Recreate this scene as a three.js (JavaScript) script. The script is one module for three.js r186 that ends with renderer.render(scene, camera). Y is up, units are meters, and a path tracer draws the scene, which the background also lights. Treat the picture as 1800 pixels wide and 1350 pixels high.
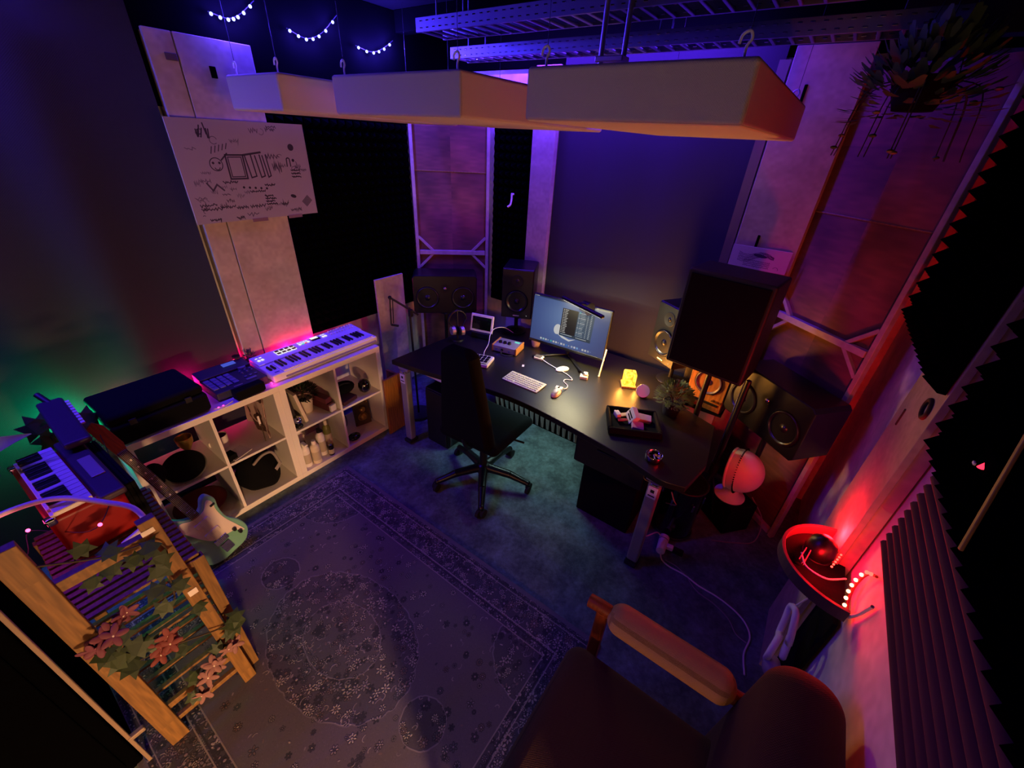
import * as THREE from 'three';
import { RoundedBoxGeometry } from 'three/addons/geometries/RoundedBoxGeometry.js';
import { RectAreaLightUniformsLib } from 'three/addons/lights/RectAreaLightUniformsLib.js';
import { mergeGeometries } from 'three/addons/utils/BufferGeometryUtils.js';
RectAreaLightUniformsLib.init();

// ---------------------------------------------------------------- camera, exposure
const scene = new THREE.Scene();
scene.background = new THREE.Color(0x000000);
const camera = new THREE.PerspectiveCamera(86.3, 1800 / 1350, 0.05, 40);
camera.rotation.order = 'YXZ';
const rad = (d) => d * Math.PI / 180;
camera.position.set(-0.165, 2.146, 2.386);
camera.rotation.set(rad(-30.91), rad(-55.56), rad(3.27));
const renderer = new THREE.WebGLRenderer({ antialias: true });
renderer.toneMapping = THREE.LinearToneMapping;
renderer.toneMappingExposure = 1.0;
renderer.shadowMap.enabled = true;

// ---------------------------------------------------------------- large lights (lamps that stand outside the frame get their fittings below)
const LIGHT = {
  warm: { pos: [-2.2, 1.0, 2.8], c: [1, 0.38, 0.2], i: 7, rim: 0.015 }, // reading lamp by the entrance wall
  warm2: { pos: [-0.85, 0.66, 4.3], c: [1, 0.52, 0.25], i: 72, rim: -0.008 },      // shaded floor lamp in the rear of the room
  blueA: { c: [0.07, 0.02, 1], i: 10 },                               // LED strip under the ceiling along the left wall
  blueB: { c: [0.1, 0.02, 1], i: 5 },                                // LED strip under the ceiling across the room
};
function rectLight(name, c, intensity, w, h, pos, target) {
  const l = new THREE.RectAreaLight(new THREE.Color().setRGB(...c), intensity, w, h);
  l.name = name; l.position.set(...pos); l.lookAt(...target); scene.add(l); return l;
}
function pointLight(name, c, intensity, pos, parent = scene, radius = 1) {
  const l = new THREE.PointLight(new THREE.Color().setRGB(...c), intensity, 0, 2);
  l.name = name; l.position.set(...pos); l.castShadow = true; l.shadow.radius = radius; parent.add(l); return l;
}

// ---------------------------------------------------------------- helpers
function rng(seed) { let s = seed >>> 0; return () => { s = (s + 0x6D2B79F5) >>> 0; let t = s; t = Math.imul(t ^ (t >>> 15), t | 1); t ^= t + Math.imul(t ^ (t >>> 7), t | 61); return ((t ^ (t >>> 14)) >>> 0) / 4294967296; }; }
const V = (x, y, z) => new THREE.Vector3(x, y, z);
const taken = {};
function numbered(n) { if (!(n in taken)) { taken[n] = 0; return n; } taken[n]++; return n + '_' + String(taken[n]).padStart(3, '0'); }
function tag(o, label, category, group, kind) {
  o.userData.label = label; if (category) o.userData.category = category;
  if (group) o.userData.group = group; if (kind) o.userData.kind = kind; return o;
}
function thing(name, label, category, pos = [0, 0, 0], ry = 0, group) {
  const g = new THREE.Group(); g.name = numbered(name); g.position.set(...pos); g.rotation.y = ry; scene.add(g);
  return tag(g, label, category, group);
}
function planarUV(g) {                 // uv in metres, by the way each face points
  g.computeVertexNormals && !g.attributes.normal && g.computeVertexNormals();
  const p = g.attributes.position, n = g.attributes.normal, uv = new Float32Array(p.count * 2);
  for (let i = 0; i < p.count; i++) {
    const ax = Math.abs(n.getX(i)), ay = Math.abs(n.getY(i)), az = Math.abs(n.getZ(i));
    let u, v; if (ay >= ax && ay >= az) { u = p.getX(i); v = p.getZ(i); } else if (ax >= az) { u = p.getZ(i); v = p.getY(i); } else { u = p.getX(i); v = p.getY(i); }
    uv[2 * i] = u; uv[2 * i + 1] = v;
  }
  g.setAttribute('uv', new THREE.BufferAttribute(uv, 2)); return g;
}
function part(parent, name, geo, mat, pos, rot, label) {
  if (mat.userData.metres) planarUV(geo);
  const m = new THREE.Mesh(geo, mat); m.name = name; m.castShadow = m.receiveShadow = true;
  if (pos) m.position.set(...pos); if (rot) m.rotation.set(...rot);
  if (label) m.userData.label = label;
  parent.add(m); return m;
}
function solo(name, geo, mat, label, category, pos, rot, group) {
  const m = part(scene, numbered(name), geo, mat, pos, rot); return tag(m, label, category, group);
}
function struct(name, geo, mat, pos, rot, parent = scene) { const m = part(parent, parent === scene ? numbered(name) : name, geo, mat, pos, rot); if (parent === scene) m.userData.kind = 'structure'; return m; }
function structGroup(name, label, pos = [0, 0, 0], ry = 0) { const g = new THREE.Group(); g.name = numbered(name); g.position.set(...pos); g.rotation.y = ry; g.userData.kind = 'structure'; g.userData.label = label; scene.add(g); return g; }
const box = (w, h, d) => new THREE.BoxGeometry(w, h, d);
const rb = (w, h, d, r = 0.006, s = 2) => new RoundedBoxGeometry(w, h, d, s, Math.min(r, w / 2.01, h / 2.01, d / 2.01));
const cyl = (a, b, h, s = 24, open = false) => new THREE.CylinderGeometry(a, b, h, s, 1, open);
const sph = (r, a = 20, b = 14) => new THREE.SphereGeometry(r, a, b);
const at = (g, x = 0, y = 0, z = 0, rx = 0, ry = 0, rz = 0) => { g.applyMatrix4(new THREE.Matrix4().compose(V(x, y, z), new THREE.Quaternion().setFromEuler(new THREE.Euler(rx, ry, rz)), V(1, 1, 1))); return g; };
const tube = (pts, r, seg = 24, rs = 8, closed = false) => new THREE.TubeGeometry(new THREE.CatmullRomCurve3(pts.map((p) => V(...p)), closed, 'centripetal'), seg, r, rs, closed);
const lathe = (pts, s = 28) => new THREE.LatheGeometry(pts.map((p) => new THREE.Vector2(...p)), s);
function shapeOf(pts, smooth) { const s = new THREE.Shape(); if (smooth) { s.setFromPoints(new THREE.CatmullRomCurve3(pts.map((p) => V(p[0], p[1], 0)), true, 'centripetal').getPoints(smooth).map((p) => new THREE.Vector2(p.x, p.y))); } else s.setFromPoints(pts.map((p) => new THREE.Vector2(...p))); return s; }
const ext = (shape, depth, bevel = 0, seg = 2) => new THREE.ExtrudeGeometry(shape, { depth, bevelEnabled: bevel > 0, bevelThickness: bevel, bevelSize: bevel, bevelOffset: -bevel, bevelSegments: seg, curveSegments: 16 });
const merge = (a) => mergeGeometries(a.map((g) => { const q = g.index ? g.toNonIndexed() : g; for (const k of Object.keys(q.attributes)) if (!['position', 'normal', 'uv'].includes(k)) q.deleteAttribute(k); return q; }));
function bar(a, b, w, h = w, r = 0.002) {        // a squared bar from a to b
  const A = V(...a), B = V(...b), L = A.distanceTo(B), g = rb(w, h, L, r, 1);
  const m = new THREE.Matrix4().lookAt(A, B, Math.abs(B.clone().sub(A).normalize().y) > 0.99 ? V(1, 0, 0) : V(0, 1, 0)); m.setPosition(A.clone().lerp(B, 0.5)); g.applyMatrix4(m); return g;
}
function rod(a, b, r, s = 10, r2 = r) { const A = V(...a), B = V(...b), L = A.distanceTo(B), g = cyl(r2, r, L, s); const q = new THREE.Quaternion().setFromUnitVectors(V(0, 1, 0), B.clone().sub(A).normalize()); g.applyMatrix4(new THREE.Matrix4().compose(A.clone().lerp(B, 0.5), q, V(1, 1, 1))); return g; }

// ---------------------------------------------------------------- textures
function canvas(w, h, draw) { const c = document.createElement('canvas'); c.width = w; c.height = h; draw(c.getContext('2d'), w, h); const t = new THREE.CanvasTexture(c); t.colorSpace = THREE.SRGBColorSpace; t.magFilter = THREE.LinearFilter; t.anisotropy = 8; return t; }
function noiseGrid(seed, n) { const r = rng(seed), a = new Float32Array(n * n); for (let i = 0; i < a.length; i++) a[i] = r(); return (x, y) => { const X = Math.floor(x), Y = Math.floor(y), fx = x - X, fy = y - Y, s = (t) => t * t * (3 - 2 * t), g = (i, j) => a[(((j % n) + n) % n) * n + (((i % n) + n) % n)]; const u = s(fx), v = s(fy); return (g(X, Y) * (1 - u) + g(X + 1, Y) * u) * (1 - v) + (g(X, Y + 1) * (1 - u) + g(X + 1, Y + 1) * u) * v; }; }
function dataTex(n, f, srgb = true) {
  const d = new Uint8Array(n * n * 4);
  for (let y = 0; y < n; y++) for (let x = 0; x < n; x++) { const c = f(x / n, y / n), i = (y * n + x) * 4; if (typeof c === 'number') { d[i] = d[i + 1] = d[i + 2] = c * 255; } else { d[i] = c[0] * 255; d[i + 1] = c[1] * 255; d[i + 2] = c[2] * 255; } d[i + 3] = 255; }
  const t = new THREE.DataTexture(d, n, n); t.wrapS = t.wrapT = THREE.RepeatWrapping; t.magFilter = THREE.LinearFilter; t.minFilter = THREE.LinearMipmapLinearFilter; t.generateMipmaps = true; if (srgb) t.colorSpace = THREE.SRGBColorSpace; t.needsUpdate = true; return t;
}
const cl = (v) => Math.max(0, Math.min(1, v));
const n1 = noiseGrid(11, 16), n2 = noiseGrid(12, 64), n3 = noiseGrid(13, 128), n4 = noiseGrid(14, 256);
const fine = (u, v) => 0.5 * n3(u * 128, v * 128) + 0.5 * n4(u * 256, v * 256);
const grainTex = dataTex(256, (u, v) => 0.35 + 0.65 * fine(u, v), false);
const weaveTex = dataTex(256, (u, v) => 0.5 + 0.25 * Math.sin(u * 201) * Math.sin(v * 201) + 0.25 * (n4(u * 256, v * 256) - 0.5), false);
const carpetTex = dataTex(512, (u, v) => { const k = 0.72 + 0.22 * fine(u, v) + 0.3 * (n1(u * 16, v * 16) - 0.5) + 0.2 * (n2(u * 64, v * 64) - 0.5); return [cl(0.42 * k), cl(0.50 * k), cl(0.51 * k)]; });
const plyTex = dataTex(512, (u, v) => { const w = n1(u * 8 + 0.3, v * 6), b = n2(u * 20, v * 14), f = n3(u * 30, v * 128); const k = 0.52 + 0.3 * (w - 0.5) + 0.16 * (b - 0.5) + 0.1 * (f - 0.5); return [cl(k * 0.86), cl(k * 0.56), cl(k * 0.46)]; });
const pineTex = dataTex(512, (u, v) => { const w = n1(u * 3, v * 3) * 1.5, s = 0.5 + 0.5 * Math.sin((u * 16 + w + 0.4 * n2(u * 32, v * 4)) * 6.283), f = n3(u * 128, v * 10); const k = 0.86 + 0.1 * (s - 0.5) + 0.14 * (f - 0.5); return [cl(k * 0.92), cl(k * 0.72), cl(k * 0.45)]; });
const plasterTex = dataTex(256, (u, v) => { const k = 0.86 + 0.1 * (n1(u * 16, v * 16) - 0.5) + 0.08 * (n2(u * 64, v * 64) - 0.5); return [k, k * 0.98, k * 0.95]; });

// ---------------------------------------------------------------- materials
function mat(color, rough = 0.6, o = {}) {
  const { metres, bumpTex, bump, rep, ...rest } = o;
  const m = new THREE.MeshPhysicalMaterial({ color: new THREE.Color(color), roughness: rough, ...rest });
  if (bumpTex) { m.bumpMap = bumpTex; m.bumpScale = bump; }
  if (metres || m.map || bumpTex) m.userData.metres = metres !== false;
  return m;
}
function rep(t, x, y = x) { const c = t.clone(); c.repeat.set(x, y); c.needsUpdate = true; return c; }
const glow = (c, s, o = {}) => new THREE.MeshStandardMaterial({ color: 0x050505, roughness: 0.5, emissive: new THREE.Color().setRGB(...c), emissiveIntensity: s, ...o });
const M = {
  carpet: mat(0xffffff, 1, { map: rep(carpetTex, 0.8), bumpTex: rep(grainTex, 6), bump: 0.004 }),
  white: mat(0xe6e1d8, 0.55), laminate: mat(0xe9e4da, 0.42),
  plaster: mat(0xffffff, 0.85, { map: rep(plasterTex, 0.6) }),
  outer: mat(0x6a6660, 0.9), pillar: mat(0xc2b6aa, 0.6, { map: rep(plasterTex, 0.9) }),
  darkwall: mat(0x050506, 1, { specularIntensity: 0 }), ceiling: mat(0x0a0a0c, 0.95, { specularIntensity: 0.1 }), black: mat(0x0b0b0c, 0.5), matte: mat(0x08080a, 0.95, { specularIntensity: 0.3 }), satin: mat(0x0a0a0c, 0.34), gloss: mat(0x0a0a0a, 0.12, { clearcoat: 0.6 }),
  desk: mat(0x15140f, 0.38, { bumpTex: rep(grainTex, 3), bump: 0.0006 }),
  foam: mat(0x040405, 1, { specularIntensity: 0 }), foamgrey: mat(0x70767a, 0.95),
  curtain: mat(0x25232d, 0.97, { bumpTex: rep(weaveTex, 4), bump: 0.001 }),
  cloud: mat(0xc6bcb0, 0.95, { bumpTex: rep(weaveTex, 5), bump: 0.0012 }),
  ply: mat(0xe8dcd2, 0.8, { map: rep(plyTex, 0.55) }),
  pine: mat(0x9c947c, 0.55, { map: rep(pineTex, 2.2) }),
  oak: mat(0xe2c79c, 0.5, { map: rep(pineTex, 3.1) }),
  steel: mat(0xb8b6b2, 0.28, { metalness: 1 }), chrome: mat(0xd5d5d8, 0.1, { metalness: 1 }), alu: mat(0xb6b0ab, 0.42, { metalness: 0.7 }), tray: mat(0x8a8c98, 0.5, { metalness: 0.8 }),
  cable: mat(0xdcd8d2, 0.5), cableblack: mat(0x0c0c0d, 0.6), keywhite: mat(0xe8e4dc, 0.3), keyblack: mat(0x08080a, 0.3),
  rubber: mat(0x0d0d0e, 0.85), chair: mat(0x0b0b0d, 1, { bumpTex: rep(weaveTex, 5), bump: 0.0008, specularIntensity: 0.3 }), cream: mat(0xd8cdb4, 0.5),
  brown: mat(0x4a2e16, 0.95, { bumpTex: rep(weaveTex, 5), bump: 0.0015 }), pad: mat(0xb89656, 0.95, { bumpTex: rep(weaveTex, 6), bump: 0.002 }), teak: mat(0xb8763a, 0.4, { map: rep(pineTex, 3) }),
  leaf: mat(0x2e421f, 0.6), leafdark: mat(0x24381a, 0.65), leafolive: mat(0x7c8a56, 0.6), stem: mat(0x3c2f1a, 0.8), pink: mat(0xd98a92, 0.7), red: mat(0x8c1512, 0.35), redcloth: mat(0x5a1014, 0.9), purplebox: mat(0x4a2030, 0.7),
  cone: mat(0x151518, 0.3, { clearcoat: 0.3 }), teal: mat(0x6fa98c, 0.3, { clearcoat: 0.5 }), pick: mat(0xd9cdbb, 0.4), paper: mat(0xdad5cc, 0.8), gold: mat(0xb08a4a, 0.3, { metalness: 0.9 }),
  glass: mat(0xffffff, 0.03, { transmission: 1, thickness: 0.003, ior: 1.5 }),
};

// ================================================================ the room
struct('floor', box(5.7, 0.1, 6.0), M.carpet, [0.1, -0.05, 2.4]);
struct('ceiling', box(5.7, 0.1, 6.0), M.ceiling, [0.1, 2.9, 2.4]);
struct('wall_left', box(5.7, 2.85, 0.1), M.plaster, [0.1, 1.425, -0.55]);
struct('wall_back', box(0.1, 2.85, 3.6), M.plaster, [2.9, 1.425, 1.2]);
struct('wall_right', box(2.55, 2.85, 0.1), M.plaster, [1.625, 1.425, 2.97]);
struct('wall_side', box(0.1, 2.85, 2.3), M.outer, [0.4, 1.425, 4.17]);
struct('wall_rear', box(3.1, 2.85, 0.1), M.outer, [-1.2, 1.425, 5.35]);
struct('wall_front', box(0.1, 2.85, 6.0), M.outer, [-2.7, 1.425, 2.4]);
// dark header boards above the white uprights
struct('trim_1', box(4.4, 0.65, 0.03), M.darkwall, [0.65, 2.522, -0.475]);
struct('trim_2', box(0.03, 0.27, 3.3), M.darkwall, [2.83, 2.71, 1.2]);
struct('trim_3', rb(0.1, 0.14, 0.62, 0.004), M.black, [2.66, 2.66, 2.66]);
struct('trim_4', box(2.3, 0.35, 0.03), M.darkwall, [1.55, 2.675, 2.9]);
struct('trim_5', box(0.045, 2.5, 0.05), mat(0x6a6154, 0.7), [2.74, 1.3, 1.95]);
// ceiling joists, dark
for (const [i, x] of [0.25, 2.35].entries()) struct('trim_' + (6 + i), rb(0.09, 0.12, 3.3, 0.004), M.darkwall, [x, 2.79, 1.2]);

function pillar(n, label, pos, ry, w, h, d, seams) {           // a white boarded upright, its boards with open seams between
  const g = structGroup('trim_' + n, label, pos, ry);
  const xs = [-w / 2, ...seams, w / 2];
  for (let i = 0; i < xs.length - 1; i++) { const bw = xs[i + 1] - xs[i] - 0.005; part(g, 'board', rb(bw, h, 0.022 + 0.004 * (i % 2), 0.003, 1), M.pillar, [(xs[i] + xs[i + 1]) / 2, h / 2, 0.001 * (i % 2)]); }
  part(g, 'core', box(w - 0.02, h - 0.02, d), M.pillar, [0, h / 2, -d / 2 - 0.012]);
  return g;
}
const pl = pillar(8, 'white boarded upright behind the keyboards on the left wall', [1.02, 0, -0.41], 0, 0.48, 2.5, 0.07, [-0.12]);
part(pl, 'knot_hole', rb(0.03, 0.05, 0.006, 0.003), M.darkwall, [0.02, 2.36, 0.014]);
part(pl, 'knot_hole', rb(0.05, 0.03, 0.006, 0.003), mat(0x4a3b30, 0.8), [-0.15, 2.4, 0.014]);
const pm = pillar(9, 'narrow white upright beside the black foam strip', [2.76, 0, 0.54], -Math.PI / 2, 0.2, 2.58, 0.07, []);
const pr = pillar(10, 'wide white upright beside the right corner board', [2.71, 0, 2.15], -Math.PI / 2, 0.33, 2.6, 0.07, []);
part(pr, 'slot', rb(0.014, 0.09, 0.006, 0.003), M.darkwall, [-0.07, 2.4, 0.012]); part(pr, 'slot', rb(0.014, 0.07, 0.006, 0.003), M.darkwall, [-0.05, 1.7, 0.012]);

// ---------------------------------------------------------------- curtains
function curtain(name, label, w, h, folds, amp, seed, pos, ry, group) {
  const nx = 160, ny = 4, r = noiseGrid(seed, 64), p = [], idx = [];
  for (let s = 0; s < 2; s++) for (let j = 0; j <= ny; j++) for (let i = 0; i <= nx; i++) {
    const u = i / nx, v = j / ny, k = u * folds;
    const d = amp * (0.6 * Math.sin(k * 6.283 + 2 * r(u * 9, 0.5)) + 1.5 * (r(u * folds * 1.3 + v * 0.3, 3.5) - 0.5)) * (0.75 + 0.25 * (1 - v));
    p.push((u - 0.5) * w, v * h, d + (s ? -0.006 : 0));
  }
  const N = (nx + 1) * (ny + 1);
  for (let s = 0; s < 2; s++) for (let j = 0; j < ny; j++) for (let i = 0; i < nx; i++) { const a = s * N + j * (nx + 1) + i, b = a + 1, c = a + nx + 1, d = c + 1; if (s) idx.push(a, c, b, b, c, d); else idx.push(a, b, c, b, d, c); }
  const g = new THREE.BufferGeometry(); g.setAttribute('position', new THREE.Float32BufferAttribute(p, 3)); g.setIndex(idx); g.computeVertexNormals();
  return solo(name, g, M.curtain, label, 'curtain', pos, [0, ry, 0], group);
}
curtain('wall_curtain', 'long dark grey fabric curtain left of the white boarded upright', 3.1, 2.72, 7, 0.028, 5, [-0.79, 0.03, -0.44], 0);
curtain('wall_curtain', 'flat dark grey fabric curtain hanging behind the computer monitor', 1.3, 2.6, 3, 0.008, 8, [2.8, 0.03, 1.29], -Math.PI / 2);

// ---------------------------------------------------------------- acoustic foam
function foamGeo(w, h, p, dep, base = 0.02, ridge = false) {
  const nx = Math.round(w / p), ny = Math.round(h / p), P = [], px = w / nx, py = h / ny;
  const tri = (a, b, c) => P.push(...a, ...b, ...c);
  if (ridge) for (let i = 0; i < nx; i++) { const x0 = -w / 2 + i * px, x1 = x0 + px, xm = (x0 + x1) / 2, a = [x0, -h / 2, base], b = [xm, -h / 2, base + dep], c = [x1, -h / 2, base], A = [x0, h / 2, base], B = [xm, h / 2, base + dep], C = [x1, h / 2, base]; tri(a, b, B); tri(a, B, A); tri(b, c, C); tri(b, C, B); tri(a, c, b); tri(A, B, C); }
  else for (let i = 0; i < nx; i++) for (let j = 0; j < ny; j++) {
    const x0 = -w / 2 + i * px, x1 = x0 + px, y0 = -h / 2 + j * py, y1 = y0 + py, t = [(x0 + x1) / 2, (y0 + y1) / 2, base + dep];
    const a = [x0, y0, base], b = [x1, y0, base], c = [x1, y1, base], d = [x0, y1, base];
    tri(a, b, t); tri(b, c, t); tri(c, d, t); tri(d, a, t);
  }
  const g = new THREE.BufferGeometry(); g.setAttribute('position', new THREE.Float32BufferAttribute(P, 3)); g.computeVertexNormals(); planarUV(g);
  return merge([g, at(box(w, h, base), 0, 0, base / 2)]);
}
solo('foam_panel', foamGeo(1.08, 1.4, 0.06, 0.045), M.foam, 'large black pyramid foam panel between white upright and corner board', 'foam panel', [1.82, 1.5, -0.49], [0, 0, 0]);
solo('foam_panel', foamGeo(0.4, 1.4, 0.06, 0.045), M.foam, 'narrow black pyramid foam strip with a white hook on it', 'foam panel', [2.84, 1.53, 0.24], [0, -Math.PI / 2, 0]);
{ // the little white hook on that strip
  const g = thing('wall_hook', 'small white J shaped hook on the narrow black foam', 'hook', [2.765, 1.71, 0.27], -Math.PI / 2);
  part(g, 'hook_body', tube([[0, 0.05, 0], [0, 0, 0.004], [-0.004, -0.03, 0.012], [-0.022, -0.045, 0.02]], 0.008, 20), M.white); part(g, 'back_plate', rb(0.03, 0.014, 0.008, 0.003), M.white, [0.004, 0.052, -0.004]);
}
// ---------------------------------------------------------------- corner boards: plywood in white frames with braces
function cornerBoard(label, pos, ry, w, h, barY, group) {
  const g = thing('corner_board', label, 'panel', pos, ry, group);
  const seam = 1.89;
  part(g, 'plywood_sheet', box(w - 0.01, seam - 0.006, 0.016), M.ply, [0, seam / 2, 0]); part(g, 'plywood_sheet', box(w - 0.01, h - seam - 0.004, 0.016), M.ply, [0, (h + seam) / 2, 0]);
  part(g, 'seam_strip', rb(w - 0.03, 0.008, 0.006, 0.002), M.pine, [0, seam, 0.009]);
  for (const s of [-1, 1]) part(g, 'frame_stile', rb(0.026, h, 0.034, 0.003), M.pillar, [s * (w / 2 - 0.008), h / 2, 0.016]);
  part(g, 'cross_bar', rb(w - 0.05, 0.036, 0.03, 0.003), M.pillar, [0, barY, 0.022]); part(g, 'bottom_rail', rb(w - 0.05, 0.036, 0.03, 0.003), M.pillar, [0, 0.03, 0.022]);
  for (const s of [-1, 1]) for (const t of [-1, 1]) part(g, 'corner_brace', bar([s * (w / 2 - 0.02), barY + t * 0.13, 0.02], [s * (w / 2 - 0.14), barY + t * 0.012, 0.02], 0.024, 0.02), M.pillar);
  return g;
}
cornerBoard('framed plywood board across the corner behind the sideways speaker with the mic arm', [2.58, 0, -0.22], rad(-46.5), 0.62, 2.5, 1.25, 'corner boards');
cornerBoard('framed plywood board across the corner behind the white fan', [2.55, 0, 2.555], rad(-130), 0.64, 2.5, 1.32, 'corner boards');

// ---------------------------------------------------------------- acoustic clouds under the ceiling
function cloud(label, x0, x1, z0, z1) {
  const w = x1 - x0, d = z1 - z0, g = thing('ceiling_cloud', label, 'acoustic panel', [(x0 + x1) / 2, 2.2, (z0 + z1) / 2], 0, 'acoustic clouds');
  part(g, 'padded_panel', rb(w, 0.15, d, 0.014, 3), M.cloud, [0, 0.075, 0]);
  for (const sx of [-1, 1]) for (const sz of [-1, 1]) {
    const X = sx * (w / 2 - 0.04), Z = sz * (d / 2 - 0.05);
    part(g, 'hook', tube([[X, 0.14, Z], [X, 0.175, Z], [X, 0.19, Z + 0.008], [X, 0.205, Z], [X, 0.198, Z - 0.016], [X, 0.18, Z - 0.02]], 0.004, 24, 6), M.white);
    part(g, 'hanger_wire', rod([X, 0.2, Z], [X, 0.65, Z], 0.0012, 5), M.cableblack);
  }
  return g;
}
cloud('small pale fabric acoustic panel hung above the poster', 1.05, 2.25, -0.31, 0.18);
cloud('middle pale fabric acoustic panel hung under the ceiling', 1.19, 2.4, 0.38, 1.16);
cloud('largest looking pale acoustic panel hung beside the right white upright', 1.21, 2.55, 1.43, 2.125);

// ---------------------------------------------------------------- cable trays on the ceiling
function cableTray(label, x, y, z0, z1, w) {
  const L = z1 - z0, g = thing('cable_tray', label, 'cable tray', [x, y, z0], 0, 'ceiling cable trays');
  for (const s of [-1, 1]) {
    const rail = part(g, 'side_rail', rb(0.012, 0.06, L, 0.002, 1), M.tray, [s * w / 2, 0.03, L / 2]);
    const slots = []; for (let k = 0; k * 0.045 < L - 0.06; k++) for (const yy of [-0.014, 0.014]) slots.push(at(rb(0.003, 0.006, 0.018, 0.0015, 1), -0.0065, yy, -L / 2 + 0.04 + k * 0.045));
    const sl = part(rail, 'slots', merge(slots), M.chrome); sl.userData.kind = 'stuff';
  }
  for (let k = 0; k * 0.075 < L - 0.02; k++) part(g, 'rung', trayRung(w), M.tray, [0, 0.006, 0.03 + k * 0.075]);
  for (const z of [0.15, L * 0.55]) for (const s of [-1, 1]) part(g, 'drop_rod', rod([s * w / 2, 0.06, z], [s * w / 2, 2.85 - y, z], 0.004, 6), M.tray);
}
const rungG = {}; function trayRung(w) { return rungG[w] || (rungG[w] = rb(w, 0.012, 0.014, 0.004, 2)); }
cableTray('bright perforated metal tray running under the dark ceiling', 1.9, 2.6, 0.3, 2.75, 0.2);
cableTray('second metal tray in the shade behind the acoustic clouds', 2.35, 2.56, 0.1, 2.55, 0.16);
{ const g = thing('ceiling_conduit', 'pair of grey conduit pipes crossing down beside the cable tray', 'pipe', [0, 0, 0]);
  part(g, 'pipe', rod([1.75, 2.42, 1.42], [1.75, 2.84, 1.42], 0.011), M.alu); part(g, 'pipe', rod([1.79, 2.44, 1.5], [1.79, 2.84, 1.5], 0.011), M.alu); part(g, 'clip', rb(0.07, 0.02, 0.12, 0.004), M.alu, [1.77, 2.44, 1.46]); }

// ---------------------------------------------------------------- string lights on the header board
{
  const bulbG = sph(0.008, 8, 6), blueGlow = glow([0.16, 0.2, 1], 12);
  const sw = [[[1.1, 2.61], [1.19, 2.6], [1.25, 2.625], [1.345, 2.7]], [[1.5, 2.615], [1.61, 2.588], [1.71, 2.625], [1.84, 2.735]], [[1.95, 2.607], [2.07, 2.592], [2.16, 2.62], [2.26, 2.68]]];
  const lb = ['blue string of lights sagging nearest the top of the poster', 'blue string of lights sagging between the other two strings', 'blue string of lights sagging next to the perforated tray'];
  sw.forEach((s, i) => {
    const g = thing('string_lights', lb[i], 'string lights', [0, 0, 0], 0, 'blue string lights');
    const c = new THREE.CatmullRomCurve3(s.map((q) => V(q[0], q[1], -0.43)));
    part(g, 'wire', new THREE.TubeGeometry(c, 24, 0.0025, 5), M.cableblack);
    const n = i === 2 ? 6 : 7;
    for (let k = 0; k < n; k++) { const p = c.getPoint((k + 0.3) / n); part(g, 'bulb', bulbG, blueGlow, [p.x, p.y - 0.006, p.z + 0.006]); }
    for (const t of [0.15, 0.5, 0.85]) { const m = c.getPoint(t); pointLight('string_glow', [0.06, 0.03, 1], [0.9, 1.2, 1.6][i], [m.x, m.y - 0.01, -0.385], g, 1); }
  });
}

// ---------------------------------------------------------------- lamps that stand outside the frame
function readingLamp(label, L) {                // floor lamp with an opaque shade
  const [x, y, z] = L.pos, g = thing('floor_lamp', label, 'lamp', [x, 0, z], 0, 'shaded floor lamps');
  part(g, 'base', cyl(0.15, 0.16, 0.02, 32), M.black, [0, 0.01, 0]); part(g, 'pole', rod([0.0, 0.02, 0], [0, y - 0.1, 0], 0.012), M.black);
  part(g, 'shade', lathe([[0.32, L.rim], [0.2, 0.25], [0.0, 0.26]], 40), mat(0xb89a70, 0.9, { side: THREE.DoubleSide }), [0, y, 0]);
  part(g, 'bulb', sph(0.06), glow(L.c, 2), [0, y, 0]);
  pointLight('floor_lamp_light', L.c, L.i, [0, y, 0], g, 7);
}
readingLamp('low warm reading lamp with an opaque shade by the entrance wall', LIGHT.warm);
readingLamp('low warm reading lamp with an opaque shade at the rear of the room', LIGHT.warm2);
function ledStrip(label, a, b, c, inten, dir, w = 0.03) {         // aluminium channel with a glowing diffuser and its light
  const A = V(...a), B = V(...b), L = A.distanceTo(B), m = A.clone().lerp(B, 0.5), D = V(...dir).normalize();
  const g = thing('led_strip', label, 'led strip', [0, 0, 0]);
  part(g, 'channel', bar(a, b, 0.03, 0.02), M.alu); for (const t of [0.06, 0.94]) { const q = A.clone().lerp(B, t); part(g, 'bracket', bar([q.x, q.y, q.z], [q.x, 2.851, q.z], 0.02, 0.006), M.alu); }
  const e = D.clone().multiplyScalar(0.014);
  part(g, 'diffuser', bar(A.clone().add(e).toArray(), B.clone().add(e).toArray(), 0.016, 0.008), glow(c, 6));
  const p = m.clone().addScaledVector(D, 0.03), l = new THREE.RectAreaLight(new THREE.Color().setRGB(...c), inten, L, w);
  l.name = 'led_strip_light'; const bx = B.clone().sub(A).normalize(), zz = D.clone().negate(), yy = zz.clone().cross(bx).normalize();
  l.quaternion.setFromRotationMatrix(new THREE.Matrix4().makeBasis(bx, yy, zz)); l.position.copy(p); scene.add(l);
}
ledStrip('blue led strip under the ceiling along the left curtain', [-1.6, 2.8, -0.25], [0.62, 2.8, -0.25], LIGHT.blueA.c, 330, [0.35, -1, -0.12]);
ledStrip('blue led strip under the ceiling behind the acoustic clouds', [2.55, 2.78, 0.1], [2.55, 2.78, 1.75], LIGHT.blueB.c, 400, [0.55, -1, 0]);

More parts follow.
